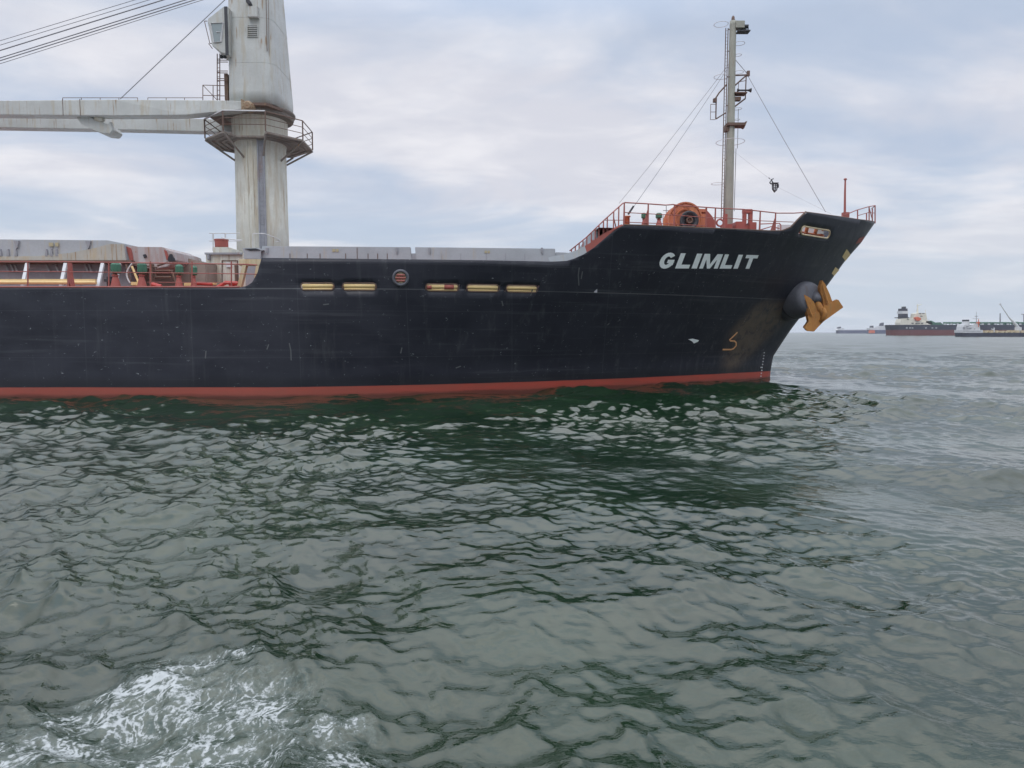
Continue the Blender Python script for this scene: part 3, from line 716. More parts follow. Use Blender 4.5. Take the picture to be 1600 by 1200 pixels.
# ---------------------------------------------------------------- railings
def railing(name, path, heights, rails_r, post_at, mat='rail', post_r=0.035, parent=ship, base=None):
    """path: deck-edge points; rails follow it at the given heights; each post is a sub-part"""
    bm = B()
    for h in heights: tube(bm, [p + Vector((0, 0, h)) for p in path], rails_r, 6)
    o = link(name, bm, mat, parent, smooth=True)
    for p in post_at:
        bm = B(); tube(bm, [p, p + Vector((0, 0, heights[0]))], post_r, 6); link('post', bm, mat, o, smooth=True)
    return o
def ep(px, guess=352, inb=0.12, ztop=None):
    """point of the top edge in the column px"""
    X = None
    lo, hi = tX[0], tX[-1]
    a, b = lo, hi
    for _ in range(50):
        m_ = (a + b) / 2; P = HP(m_, T(m_)); 
        if px_of(P)[0] < px: a = m_
        else: b = m_
    P = HP(a, T(a)); return Vector((P.x, P.y + inb, P.z))
def px_of(P):
    d = P - Vector((0, 0, H)); f = d.y * math.cos(PITCH) - d.z * math.sin(PITCH); u = d.y * math.sin(PITCH) + d.z * math.cos(PITCH)
    return (800 + F * d.x / f, 600 - F * u / f)
# forecastle side rail
xs_ = [975, 1000, 1052, 1104, 1150, 1188, 1215]
path = [ep(x) for x in (976, 1013, 1052, 1104, 1134, 1188, 1212, 1224)]
hr = 1.05
def rail_follow(tops, Y_of, r, bm): tube(bm, [W(x, y, Y_of(x)) for x, y in tops], r, 6)
Yf = lambda x: ep(x).y
bm = B()
rail_follow([(976, 316.5), (1013, 318.5), (1040, 320.5), (1052, 319.5), (1060, 321), (1104, 324), (1134, 326), (1160, 327), (1188, 330), (1215, 333), (1240, 333), (1256, 332)], Yf, 0.03, bm)
rail_follow([(976, 332), (1013, 334), (1052, 336), (1104, 340), (1134, 340.5), (1188, 345), (1212, 346), (1240, 347)], Yf, 0.02, bm)
rail_follow([(976, 347), (1013, 348.5), (1052, 350), (1104, 353)], Yf, 0.02, bm)
fr = link('forecastle_railing', bm, 'rail', ship, smooth=True)
for x, yt in ((975.5, 316.5), (1013, 318.5), (1054, 320), (1104, 324), (1118, 325), (1132, 326), (1188, 330), (1212, 333)):
    b_ = ep(x); t_ = W(x, yt, b_.y); bm = B(); tube(bm, [b_, t_], [0.05, 0.035], 6)
    if x in (1013, 1212): prism(bm, [b_ + Vector((-0.25, 0, 0)), b_ + Vector((0.02, 0, 0)), b_.lerp(t_, .85)], (0, 0.03, 0))
    link('post', bm, 'rail', fr)
# stair rail along the rising bulwark
bm = B(); Ys = lambda x: ep(min(x, 975)).y
rail_follow([(890, 392), (915, 372), (945, 343), (974, 317)], Ys, 0.03, bm); rail_follow([(944, 344), (974, 344)], Ys, .018, bm); rail_follow([(950, 356), (972, 358)], Ys, .018, bm)
st = link('stair_railing', bm, 'rail', ship, smooth=True)
for x, yt in ((893, 390), (899, 385), (905, 380), (911, 375), (917, 370), (924, 364), (930, 358.5), (936, 352.5), (943, 345), (949, 340), (959, 331), (967, 323)):
    b_ = ep(x); bm = B(); tube(bm, [b_, W(x, yt, b_.y)], 0.032, 6)
    if x in (905, 911, 924, 943, 959): tube(bm, [b_ + Vector((.2, 0.2, 0)), W(x, yt + 10, b_.y)], 0.03, 6)
    link('post', bm, 'rail', st)
bm = B(); prism(bm, [W(928, 372, 34), W(946, 363, 34), W(954, 360, 34), W(953, 367, 34), W(942, 375, 34), W(920, 388, 34)], (0, 0.6, 0), 0.03); link('stair_stringer', bm, 'red', ship)
# corner bollard beside stay foot
bm = B(); c = W(980, 353, 34.6); lathe(bm, (c.x, c.y, c.z - .1), (0, 0, 1), [(0, .13), (.52, .12), (.53, .16), (.58, .16)], 12); link('stay_post', bm, 'winch', ship, smooth=True)
# pulpit rails at the very bow
bm = B()
pp = [(1322, 336), (1345, 327), (1366, 321)]
tube(bm, [W(1318, 337, 41.3), W(1338, 328.5, 42.0), (W(1357, 323, 42.9)), W(1367.5, 321, 43.5), W(1362, 326, 45.0)], 0.028, 6)
tube(bm, [W(1340, 337, 42.0), W(1357, 332, 42.9), W(1367.5, 333, 43.5)], 0.02, 6)
pu = link('bow_pulpit_railing', bm, 'rail', ship, smooth=True)
for x, yb, yt, Y in ((1340, 342, 328, 42.0), (1354, 345, 333, 43.9), (1358, 345, 323, 42.9), (1363, 346, 326, 44.8), (1367.3, 349, 321, 43.5)):
    bm = B(); tube(bm, [W(x, yb, Y), W(x, yt, Y)], 0.035, 6); link('post', bm, 'rail', pu)
bm = B(); tube(bm, [W(1358, 324, 42.9), W(1364, 347, 43.3)], .025, 6); link('brace', bm, 'rail', pu)
# jackstaff
bm = B(); p0 = W(1320, 336, 42.6); tube(bm, [p0, W(1320.3, 300, 42.6), W(1320.8, 281, 42.6)], [.075, .06, .05], 8); lathe(bm, W(1320.8, 281, 42.6), (0, 0, 1), [(0, .10), (.06, .10), (.1, .03)], 8)
box(bm, W(1321, 336, 42.6), (.35, .3, .3)); link('jackstaff', bm, 'rail', ship)

# ---------------------------------------------------------------- windlass, vents and fittings on the forecastle
WY = 36.2
def cyl_y(bm, px, py, rpx_, y0, y1, n=36, prof=None):
    c = W(px, py, y0); r = rpx_ * y0 / F
    lathe(bm, c, (0, 1, 0), prof(r, y1 - y0) if prof else [(0, r * .97), (0.03, r), (y1 - y0 - .03, r), (y1 - y0, r * .97)], n)
bm = B()
c = W(1071, 342.5, WY); r = 26.5 * WY / F
lathe(bm, c, (0, 1, 0), [(0.10, r * .50), (0.02, r * .52), (0.0, r * .60), (0.06, r * .64), (0.06, r * .88), (0.0, r * .92), (0.0, r), (0.14, r), (0.18, r * .6), (1.1, r * .55), (1.15, r), (1.3, r)], 44)
wl = link('windlass', bm, 'winch', ship, smooth=False)
bm = B(); c2 = W(1077.5, 344, WY - 0.30); r2 = 14.5 * WY / F
lathe(bm, c2, (0, 1, 0), [(0.30, r2 * .5), (0.10, r2 * .45), (0.02, r2 * .8), (0.0, r2 * .97), (0.05, r2), (0.12, r2 * .98), (0.25, r2 * .7)], 32); link('warping_head', bm, 'dark', wl, smooth=True)
bm = B(); c3 = W(1078, 344, WY - 0.34); lathe(bm, c3, (0, 1, 0), [(0.10, r2 * .05), (0.1, r2 * .2), (0, r2 * .24), (0, r2 * .34), (.2, r2 * .36)], 18); link('shaft_end', bm, 'rust', wl, smooth=True)
bm = B(); pxbox(bm, 1064, 343, 1072, 356, WY - 0.12, 0.35); link('brake_box', bm, 'dark', wl)
bm = B(); pxprism(bm, [(1094, 330), (1103, 326), (1108, 332), (1113, 338), (1117, 345), (1117, 357), (1094, 357)], WY + .2, 1.2, .03); link('gear_case', bm, 'red', wl)
bm = B(); pxprism(bm, [(1090, 326), (1104, 327), (1104, 324), (1105, 332), (1092, 331)], WY + .1, .3, .01); pxbox(bm, 1097, 334, 1104, 357, WY, .2); link('brake_band_lug', bm, 'winch', wl)
for sgn in range(6):
    a = R(60 * sgn + 25); bm = B(); cc_ = c + Vector((math.cos(a) * r * .76, 0.045, math.sin(a) * r * .76)); box(bm, cc_, (.16, .05, .30), Matrix.Rotation(-a, 3, 'Y')); link('drum_rib', bm, 'winch', wl)
bm = B(); bx(bm, c.x - 1.3, c.x + 2.0, WY - .1, WY + 1.6, 7.8, c.z - r * .62, .03); link('bedplate', bm, 'winch', wl)

def vent(px, pyt, pyb, Y, capw, base=True, parent=ship, side=0):
    bm = B(); top = W(px, pyt, Y); bot = W(px, pyb, Y); hgt = top.z - bot.z; s = Y / F
    lathe(bm, (bot.x, Y, bot.z - .4), (0, 0, 1), [(0, capw * .62 * s), (.4, capw * .54 * s), (hgt * .48 + .4, capw * .24 * s), (hgt * .48 + .4, capw * .34 * s), (hgt * .52 + .4, capw * .34 * s), (hgt * .54 + .4, capw * .22 * s), (hgt * .62 + .4, capw * .22 * s)], 14)
    v = link('air_vent', bm, 'red', parent, smooth=False)
    bm = B(); w = capw * s / 2; ctr = W(px, pyt + (pyb - pyt) * .20, Y); hh = hgt * .22
    lathe(bm, (ctr.x, Y, ctr.z - hh), (0, 0, 1), [(0, w * .75), (hh * .2, w * .95), (hh * .5, w), (hh * 1.6, w * .98), (hh * 1.9, w * .7), (hh * 2, w * .3)], 10)
    link('vent_cap', bm, 'green', v); return v
vent(1006, 333, 353, 35.5, 8); vent(1029.5, 333, 353, 35.2, 10)
vent(181, 411, 450, 31.6, 15); vent(222, 411, 450, 31.6, 14); vent(280, 414, 450, 32.0, 12); vent(303, 416, 450, 32.3, 10)
# ladder frame by the windlass
bm = B()
for x, y in ((1041, 322), (1036, 336)): tube(bm, [W(x, y, 38), W(x, 354, 38)], .02, 5)
for y in (329, 341, 348): tube(bm, [W(1036, y, 38), W(1048, y, 38)], .02, 5)
link('windlass_ladder', bm, 'wire', ship)
# arch shaped chain stopper
bm = B(); Y = 38.0
pxbox(bm, 1150, 346, 1164, 366, Y, 1.0); pxbox(bm, 1171, 347, 1182, 366, Y, 1.0); pxbox(bm, 1150, 352, 1182, 366, Y + .1, .9)
sp_ = link('chain_stopper', bm, 'red', ship)
bm = B(); pxbox(bm, 1162, 328, 1166.5, 352, Y + .2, .25); pxbox(bm, 1171, 328, 1176, 352, Y + .2, .25); pxbox(bm, 1162, 326.5, 1176, 333, Y + .18, .3); link('roller_frame', bm, 'red', sp_)
bm = B(); pxbox(bm, 1132, 334, 1136.5, 360, 38, .3); pxbox(bm, 1132, 350, 1144, 364, 38.2, .8); tube(bm, ringpts(W(1125, 348, 37.5), 0.18, 14, (0, 1, 0)), .05, 6, True); link('hand_wheel', bm, 'red', ship)
bm = B(); tube(bm, [W(1188, 350, 38), W(1218, 349, 38), W(1220, 352, 38), W(1220, 364, 38)], .03, 6); tube(bm, [W(1185, 360, 38), W(1205, 354, 38), W(1218, 357, 38)], .03, 6); link('pipe_frame', bm, 'rail', ship)

# ---------------------------------------------------------------- foremast
MY = YC
def MPt(x, y, d=0): return W(x, y, MY + d)
mb = MPt(1138, 358); mt = MPt(1145.5, 33)
mxx = lambda z: 0
bm = B(); bot = Vector((MPt(1138.3, 340).x, MY, 7.9)); topz = MPt(1145, 33).z
lathe(bm, bot, (0, 0, 1), [(0, .27), (3.0, .265), (8.0, .235), (topz - 7.9 - .2, .195), (topz - 7.9, .19)], 20)
fm = link('foremast', bm, 'pole', ship, smooth=True)
MX = bot.x
zof = lambda y: MPt(1140, y).z
def mp_(dx, y, d=0): return Vector((MX + dx, MY + d, zof(y)))
S_ = MY / F                                   # metres per photo pixel at the mast
bm = B(); lathe(bm, mp_(0, 33), (0, 0, 1), [(-.05, .19), (.1, .1), (.22, .09), (.3, .05)], 10); link('top_lamp', bm, 'rust', fm, smooth=True)
bm = B(); box(bm, mp_(.38, 40), (.55, .45, .42), None, .02); link('masthead_box', bm, 'pole', fm)
bm = B(); box(bm, mp_(.62, 50), (.75, .5, .06)); box(bm, mp_(.72, 42), (.34, .42, .10)); tube(bm, [mp_(.92, 50), mp_(.92, 42)], .04, 6); lathe(bm, mp_(.72, 49), (0, 0, 1), [(0, .12), (.26, .12)], 12); link('masthead_lamp', bm, 'dark', fm)
# ladder with safety hoops
bm = B(); lx = -.31
for dx in (lx, lx - .14): tube(bm, [mp_(dx, 345), mp_(dx + .02, 44)], .028, 6)
for k in range(55): y = 48 + k * 5.4; tube(bm, [mp_(lx, y), mp_(lx - .14, y)], .008, 4)
for y in (46, 80, 120, 165, 202, 250, 293): tube(bm, [mp_(lx, y), mp_(-.2, y)], .03, 5)
link('mast_ladder', bm, 'rust', fm)
for (dx, y, rx) in ((-.72, 38, .42), (.42, 68, .32), (.36, 86, .2), (-.62, 120, .45), (.40, 113, .3), (.40, 170, .24), (.38, 187, .16), (0, 222, .85), (-.72, 287, .38)):
    bm = B(); tube(bm, ringpts(mp_(dx, y), rx, 22), .016, 5, True); link('guard_hoop', bm, 'silver', fm)
bm = B(); tube(bm, [mp_(.45, 170), mp_(.45, 232)], .02, 5); tube(bm, [mp_(.36, 232), mp_(.34, 330)], .022, 5); link('mast_cable', bm, 'wire', fm)
# right hand lamp bracket with horn
bm = B(); tube(bm, [mp_(.1, 118), mp_(.95, 117)], .045, 6); tube(bm, [mp_(.1, 136), mp_(.92, 117)], .05, 6); tube(bm, [mp_(.88, 117), mp_(.86, 154)], .035, 6); tube(bm, [mp_(.86, 154), mp_(.2, 167)], .05, 6)
box(bm, mp_(.5, 147), (.75, .6, .07)); box(bm, mp_(1.0, 115), (.16, .16, .3)); tube(bm, [mp_(.42, 128), mp_(.42, 142)], .02, 5); tube(bm, [mp_(.42, 128), mp_(.86, 126)], .02, 5); box(bm, mp_(.35, 155), (.4, .3, .2))
link('lamp_platform', bm, 'rust', fm)
bm = B(); tube(bm, [mp_(.36, 141), mp_(.5, 141), mp_(1.0, 141), mp_(1.12, 141), mp_(1.2, 141)], [.11, .05, .05, .09, .14], 10); link('fog_horn', bm, 'dark', fm, smooth=True)
# left hand bracket
bm = B(); tube(bm, [mp_(-.3, 132), mp_(-.75, 145), mp_(-1.02, 156)], .05, 6); tube(bm, [mp_(-.92, 152), mp_(-.92, 186)], .04, 6); tube(bm, [mp_(-.92, 186), mp_(-.3, 176)], .04, 6)
for a, b in (((-1.25, 163), (-1.25, 187)), ((-1.25, 163), (-.95, 163)), ((-1.25, 187), (-.95, 187)), ((-1.25, 175), (-.95, 175))): tube(bm, [mp_(a[0], a[1]), mp_(b[0], b[1])], .018, 5)
box(bm, mp_(-1.0, 157), (.2, .2, .22)); link('side_bracket', bm, 'rust', fm)
bm = B(); box(bm, mp_(.25, 196), (1.1, .7, .16)); prism(bm, [mp_(.7, 198), mp_(.9, 190), mp_(1.02, 189), mp_(.85, 200)], (0, .3, 0)); box(bm, mp_(-.2, 202), (.3, .4, .3)); link('mast_step', bm, 'rust', fm)
# stays
def wire(name, a, b, r, parent, mat='wire', s=0.0):
    bm = B(); tube(bm, sag(a, b, s, 12), r, 5); return link(name, bm, mat, parent)
wire('stay', mp_(-.2, 100), W(967, 318, 46), .012, fm, s=.1)
wire('stay', mp_(-.2, 104), W(983, 333, 35.2), .015, fm, s=.1)
wire('stay', mp_(.95, 117), W(1290, 331, 41.0), .015, fm, s=.05)
wire('stay', mp_(.15, 92), mp_(.9, 114), .02, fm)
bm = B(); tube(bm, [W(990, 322, 35.2), W(981.5, 335, 35.2)], .055, 6); link('turnbuckle', bm, 'dark', fm)
bm = B(); tube(bm, [mp_(.2, 236), W(1204.5, 281, 43.0), W(1218, 294, 43.0), W(1300, 335, 42.3)], .0045, 5); link('halyard', bm, 'wire', fm)

# wire day shape hung from the halyard
dc = W(1210.5, 291, 43.0); q_ = 43.0 / F
ds = thing('day_shape', dc, 'dark wire-frame day shape hanging from a thin line right of the foremast', 'day shape')
def D(x, y, d=0): return W(1180 + x / 24, 260 + y / 24, 43 + d)
bm = B(); tube(bm, [D(640, 640), D(650, 860), D(720, 970), D(800, 890), D(840, 740), D(825, 640), D(690, 625)], .035, 6, True); tube(bm, [D(690, 640, -.25), D(700, 860, -.22), D(725, 960), D(760, 860, .22), D(770, 640, .25)], .03, 6); link('wire_cage', bm, 'dark', ds)
bm = B(); box(bm, D(735, 640), (.36, .3, .06)); box(bm, D(845, 740), (.07, .2, .2)); tube(bm, [D(660, 720), D(800, 730)], .02, 5); tube(bm, [D(660, 810), D(790, 800)], .03, 5); link('top_plate', bm, 'dark', ds)
bm = B(); tube(bm, [D(680, 640), D(640, 580), D(610, 500), D(545, 610), D(590, 650)], .04, 6); tube(bm, [D(590, 500), D(690, 460)], .03, 5); tube(bm, [D(500, 420), D(560, 470)], .02, 5); link('hanging_loop', bm, 'dark', ds)

# ---------------------------------------------------------------- deck crane on the centreline
CX = W(409, 300, YC).x
pb = 5.0
bm = B(); lathe(bm, (CX, YC, 4.8), (0, 0, 1), [(0, 1.56), (5, 1.53), (9.3, 1.50), (9.55, 1.55), (9.7, 1.62), (11.2, 1.62), (11.3, 1.75)], 56)
crane = link('deck_crane', bm, 'pillar', ship, smooth=True)
crane.data.polygons.foreach_set('use_smooth', [True] * len(crane.data.polygons))
# vertical stiffener edges and ladder channel down the pillar
bm = B()
for ang in (-100, -88): a = R(ang); tube(bm, [Vector((CX + 1.53 * math.cos(a), YC + 1.53 * math.sin(a), z)) for z in (4.9, 14.2)], .035, 5)
link('stiffener', bm, 'pillar', crane)
bm = B()
for ang in (-76, -64):
    a = R(ang); bx0 = CX + 1.58 * math.cos(a); by0 = YC + 1.58 * math.sin(a); tube(bm, [(bx0, by0 - .06, 5.2), (bx0, by0 - .06, 14.3)], .05, 6)
for k in range(34):
    z = 5.3 + k * .27; a0, a1 = R(-76), R(-64); tube(bm, [(CX + 1.6 * math.cos(a0), YC + 1.6 * math.sin(a0), z), (CX + 1.6 * math.cos(a1), YC + 1.6 * math.sin(a1), z)], .02, 5)
lad = link('pillar_ladder', bm, 'coam', crane)
bm = B(); a = R(-70); c = Vector((CX + 1.56 * math.cos(a), YC + 1.56 * math.sin(a), 9.7)); box(bm, c, (.42, .06, 9.1), Matrix.Rotation(a + math.pi / 2, 3, 'Z')); link('ladder_backing', bm, 'coam', lad)
# octagonal service platform below the slewing ring
PZ = 14.42
oc = [Vector((CX + 3.12 * math.cos(R(25 + 45 * k)), YC + 3.12 * math.sin(R(25 + 45 * k)), PZ)) for k in range(8)]
ic = [Vector((CX + 1.55 * math.cos(R(25 + 45 * k)), YC + 1.55 * math.sin(R(25 + 45 * k)), PZ)) for k in range(8)]
skip = {5}                                    # open bay above the ladder
bm = B()
for k in range(8):
    k2 = (k + 1) % 8
    if k in skip:                             # narrow walkway only
        m1, m2 = ic[k].lerp(oc[k], .35), ic[k2].lerp(oc[k2], .35); prism(bm, [ic[k], m1, m2, ic[k2]], (0, 0, -.10)); continue
    prism(bm, [ic[k], oc[k], oc[k2], ic[k2]], (0, 0, -.10))
    for f in (.25, .5, .75):
        a = ic[k].lerp(oc[k], f); b = ic[k2].lerp(oc[k2], f); tube(bm, [a - Vector((0, 0, .13)), b - Vector((0, 0, .13))], .035, 5)
pf = link('service_platform', bm, 'weathered', crane)
for k in range(8):
    bm = B(); d = (oc[k] - ic[k]).normalized(); tube(bm, [oc[k] - Vector((0, 0, .1)), ic[k] - Vector((0, 0, 1.15)) - d * 0.1], .06, 6); link('bracket', bm, 'weathered', pf)
bm = B()
for h in (1.1, .72, .36): tube(bm, [p + Vector((0, 0, h)) for p in oc], .032 if h > 1 else .02, 6, True)
pr_ = link('platform_railing', bm, 'rust', crane)
bm = B(); tube(bm, [oc[k] + Vector((0, 0, 1.12)) for k in (4, 5, 6)] , .045, 6); link('white_top_rail', bm, 'silver', crane)
for k in range(8):
    bm = B(); tube(bm, [oc[k], oc[k] + Vector((0, 0, 1.1))], .04, 6); link('post', bm, 'rust', pr_)
# slewing ring and crane house
bm = B(); lathe(bm, (CX, YC, 15.75), (0, 0, 1), [(0, 1.66), (.08, 1.95), (.2, 2.0), (.28, 2.0), (.42, 2.1), (.5, 2.1)], 48); link('slewing_ring', bm, 'weathered', crane, smooth=False)
HZ0 = 16.25
def hsec(z, xl, xr, yn, yf, rr=.45, n=5):
    pts = []
    for (cx_, cy_, a0) in ((xr - rr, yf - rr, 0), (xl + rr, yf - rr, 90), (xl + rr, yn + rr, 180), (xr - rr, yn + rr, 270)):
        for k in range(n + 1): a = R(a0 + 90 * k / n); pts.append(Vector((cx_ + rr * math.cos(a), cy_ + rr * math.sin(a), z)))
    return pts
bm = B()
xl = W(357.5, 100, 42.2).x
secs = [(16.25, xl, CX + 1.62, 41.55, 45.45), (17.0, xl, CX + 1.66, 41.55, 45.45), (23.8, xl + .02, CX + 1.28, 41.85, 45.15), (26.6, xl + .1, CX + 1.1, 42.0, 45.0)]
loft(bm, [hsec(z, a, b, c, d, .7 if i < 3 else .6, 7) for i, (z, a, b, c, d) in enumerate(secs)])
ho = link('crane_house', bm, 'grey', crane, smooth=False)
for p in ho.data.polygons: p.use_smooth = len(p.vertices) == 4
bm = B(); prism(bm, [(W(300, 176, 41.3).x, 41.3, 16.1), (CX + 1.2, 41.3, 16.05), (CX + 1.75, 42.4, 16.05), (CX + 1.75, 44.6, 16.05), (CX + 1.2, 45.6, 16.05), (W(300, 176, 41.3).x, 45.6, 16.1)], (0, 0, .16)); link('house_floor', bm, 'rust', crane)
NY = 41.66                                     # near face of the house
def hy(py): 
    z = W(390, py, 42).z; return float(np.interp(z, [17.0, 23.8, 26.6], [41.55, 41.85, 42.0]))
bm = B(); pxbox(bm, 386.5, 9, 402.5, 24, hy(16) - .22, .4, .03); pxbox(bm, 386.5, 22, 402.5, 26, hy(24) - .3, .5, .01); link('vent_hood', bm, 'grey', ho)
bm = B(); pxbox(bm, 386.5, 40, 402.5, 58, hy(50) - .03, .1, .0); lv = link('louvre', bm, 'black', ho)
bm = B()
for k in range(6): y = 42 + k * 3; a, b = W(387, y, hy(50) - .06), W(402, y, hy(50) - .06); tube(bm, [a, b], .035, 4)
for x in (386.5, 402.5): tube(bm, [W(x, 40, hy(50) - .05), W(x, 58, hy(50) - .05)], .03, 4)
link('louvre_slat', bm, 'grey', lv)
bm = B(); pxprism(bm, [(383, -6), (390, 0), (392, 5), (389, 8), (384, 3)], hy(0) - .3, .3); link('lifting_lug', bm, 'dark', ho)
bm = B(); tube(bm, [W(415, -40, hy(0) + .03), W(417.5, 80, hy(80) + .02)], .02, 5); tube(bm, [W(421, 130, 41.75), W(419, -40, hy(0) + .1)], .015, 5); link('conduit', bm, 'rust', ho)
bm = B()
for z in (18.6, 21.2): pts_ = hsec(z, float(np.interp(z, [17, 23.8], [xl, xl + .02])), float(np.interp(z, [17, 23.8], [CX + 1.66, CX + 1.28])), float(np.interp(z, [17, 23.8], [41.55, 41.85])), float(np.interp(z, [17, 23.8], [45.45, 45.15])), .7, 7); tube(bm, pts_, .012, 4, True)
link('plate_seam', bm, 'grey', ho)
# operator's cab
bm = B(); cabp = [(324, 29.5), (349, 10), (356.5, 10), (356.5, 86), (344, 82), (331, 71)]
CY0 = 41.3
pxprism(bm, cabp, CY0, 2.0, .04); cab = link('operator_cab', bm, 'grey', crane)
wq = [(329, 36.5), (348.5, 35.5), (345.5, 65), (334, 66.5)]
bm = B(); pxprism(bm, wq, CY0 - .02, .05, 0); link('cab_window', bm, 'glass', cab)
bm = B(); tube(bm, [W(x, y, CY0 - .03) for x, y in wq], .04, 5, True); tube(bm, [W(338, 50, CY0 - .04), W(344, 50, CY0 - .04), W(345, 64, CY0 - .04)], .025, 5); link('window_frame', bm, 'silver', cab)
bm = B(); a_ = W(324.5, 33, CY0); b_ = W(332, 69, CY0)
prism(bm, [a_ + Vector((-.03, .15, 0)), b_ + Vector((-.03, .15, 0)), b_ + Vector((-.03, 1.8, 0)), a_ + Vector((-.03, 1.8, 0))], (-.03, 0, 0)); link('front_window', bm, 'glass', cab)
bm = B(); 
for (x0, y0, x1, y1) in ((319.5, 33, 328, 68), (319.5, 33, 324, 33), (328, 68, 332, 68), (326, 68, 332, 76)): tube(bm, [W(x0, y0, CY0 + .1), W(x1, y1, CY0 + .1)], .022, 5)
tube(bm, [W(319.5, 33, CY0 + .1), W(319.5, 33, CY0 + 1.6)], .02, 5); tube(bm, [W(328, 68, CY0 + .1), W(328, 68, CY0 + 1.6)], .02, 5); link('cab_guard', bm, 'rust', cab)
bm = B()
for x in (346, 351): lathe(bm, W(x, 85.5, CY0 + .4), (0, 0, -1), [(0, .05), (.12, .11), (.2, .09)], 10)
pxbox(bm, 350, 10, 357, 86, CY0 - .03, .04, 0); link('cab_lamp', bm, 'dark', cab)
# ladder and landing below the cab
bm = B()
for x in (339.5, 343.5): tube(bm, [W(x, 84, 42.0), W(x, 157, 42.0)], .03, 5)
for y in range(92, 156, 7): tube(bm, [W(339.5, y, 42.0), W(343.5, y, 42.0)], .016, 4)
for y in (94, 97, 111, 114, 123, 126): tube(bm, [W(340, y, 42.0), W(356, y, 42.0)], .025, 5)
pxbox(bm, 350, 115, 356.5, 157, 42.1, .5, .0); link('cab_ladder', bm, 'rust', crane)
bm = B()
for y in (133, 149): tube(bm, [W(317, y, 41.9), W(354, y + 1, 41.9)], .022, 5)
for x in (317, 333): tube(bm, [W(x, 133, 41.9), W(x, 157, 41.9)], .025, 5)
tube(bm, [W(317, 133, 41.9), W(340, 157, 41.9)], .02, 5); link('landing_railing', bm, 'rust', crane)
# twin beam jib lying aft
def beam(pts_t, pts_b, Yfn, th, name):
    bm = B(); rings = []
    for (xt, yt), (xb, yb) in zip(pts_t, pts_b):
        y0 = Yfn(xt); a = W(xt, yt, y0); b = W(xb, yb, y0); rings.append([a, b, b + Vector((0, th, 0)), a + Vector((0, th, 0))])
    loft(bm, rings); bmesh.ops.bevel(bm, geom=list(bm.edges), offset=.025, segments=1, affect='EDGES'); return link(name, bm, 'grey', crane)
nb_ = beam([(-420, 159.5), (0, 157), (180, 155.5), (340, 156.5), (384, 158)], [(-420, 178), (0, 179), (180, 180.5), (290, 179.5), (384, 170)], lambda x: 41.15 + (384 - x) * 0.0019, .75, 'jib_beam')
zt_, zb_ = W(180, 155.5, 41.5).z, W(180, 180, 41.5).z
fb_ = beam([(-420, 176), (0, 179), (180, 182), (372, 187)], [(-420, 193.5), (0, 199), (180, 202), (372, 206.5)], lambda x: 45.4 - (372 - x) * 0.0019, .75, 'jib_beam')
bm = B(); pxprism(bm, [(117, 179), (134, 179), (147, 186), (160, 191), (171, 195), (176, 203), (171, 209), (158, 208), (140, 200), (126, 193)], 42.0, 1.1, .03)
cb_ = link('jib_cross_beam', bm, 'grey', crane)
bm = B(); pxprism(bm, [(145, 181), (159, 180), (160, 187), (156, 190), (148, 188)], 41.9, .3, .03); link('sheave_lug', bm, 'pillar', cb_)
bm = B(); pxprism(bm, [(168, 194), (173, 190), (176, 203), (171, 209), (166, 205)], 41.95, .2, .01); link('end_plate', bm, 'grey', cb_)
bm = B()
for (a, b) in ((98, 215), (231, 317)):
    tube(bm, [W(a, 152.8, 41.7), W(b, 152.8, 41.7)], .018, 5)
    n = 4 if a < 200 else 3
    for k in range(n + 1): x = a + (b - a) * k / n; tube(bm, [W(x, 152.8, 41.7), W(x, 157, 41.7)], .018, 5)
link('jib_hand_line', bm, 'rust', nb_)
for x in (98, 125): 
    bm = B(); pxbox(bm, x - 1, 154.6, x + 1, 180, 41.15 + (384 - x) * .0019 - .012, .05, 0); link('weld_seam', bm, 'rust', nb_)
# jib pivot
bm = B(); pxprism(bm, [(376, 154), (382, 157), (383, 172), (377, 173)], 40.95, .25, .02); c = W(386, 164, 40.85); lathe(bm, c, (0, 1, 0), [(0, .10), (0, .18), (.06, .20), (.10, .28), (.6, .28)], 22); link('jib_pivot', bm, 'rustlight', crane)
# luffing ropes running from the crane head
for (xa, ya, xb, yb, r_) in ((-420, 191, 395, -56, .018), (-420, 198, 397, -50, .018), (-420, 209, 400, -45, .034), (-420, 222, 398, -34, .030), (-420, 226, 400, -30, .03), (-420, 232, 402, -27, .018)):
    wire('luffing_rope', W(xa, ya, 43.1), W(xb, yb, 43.3), r_, crane, 'wire')
wire('hoist_rope', W(188, 154.5, 42.0), W(385, -32, 42.6), .025, crane, 'wire')

# mast house at the foot of the crane
mh = None
bm = B(); Yh = 37.0; pxbox(bm, 321, 395.5, 386, 470, Yh, 12.5, .04); mh = link('mast_house', bm, 'pillar', ship)
bm = B(); pxbox(bm, 319.5, 394.5, 377, 397.5, Yh - .15, 12, .0); pxbox(bm, 323, 398, 326.5, 406, Yh - .25, .3, .02); pxbox(bm, 328, 413, 333, 418, Yh - .2, .3, .02); link('roof_lip', bm, 'coam', mh)
bm = B(); tube(bm, [W(x, y, Yh - .03) for x, y in ((347, 407), (371, 407), (371, 449), (347, 449))], .03, 5, True); tube(bm, [W(331, 413, Yh - .05), W(331, 449, Yh - .05)], .03, 5); link('door_frame', bm, 'rust', mh)
bm = B(); pxbox(bm, 353, 410, 361, 417.5, Yh - .08, .1, .0); link('white_sign', bm, 'white', mh)
bm = B(); pxbox(bm, 332, 386, 357, 396, Yh + .3, 1.5, .03); pxbox(bm, 355, 389, 363, 396, Yh + .3, 1.5, .03); link('vent_plinth', bm, 'pillar', mh)
bm = B(); c = W(346.3, 386.5, Yh + .9); r = 10 * 38 / F
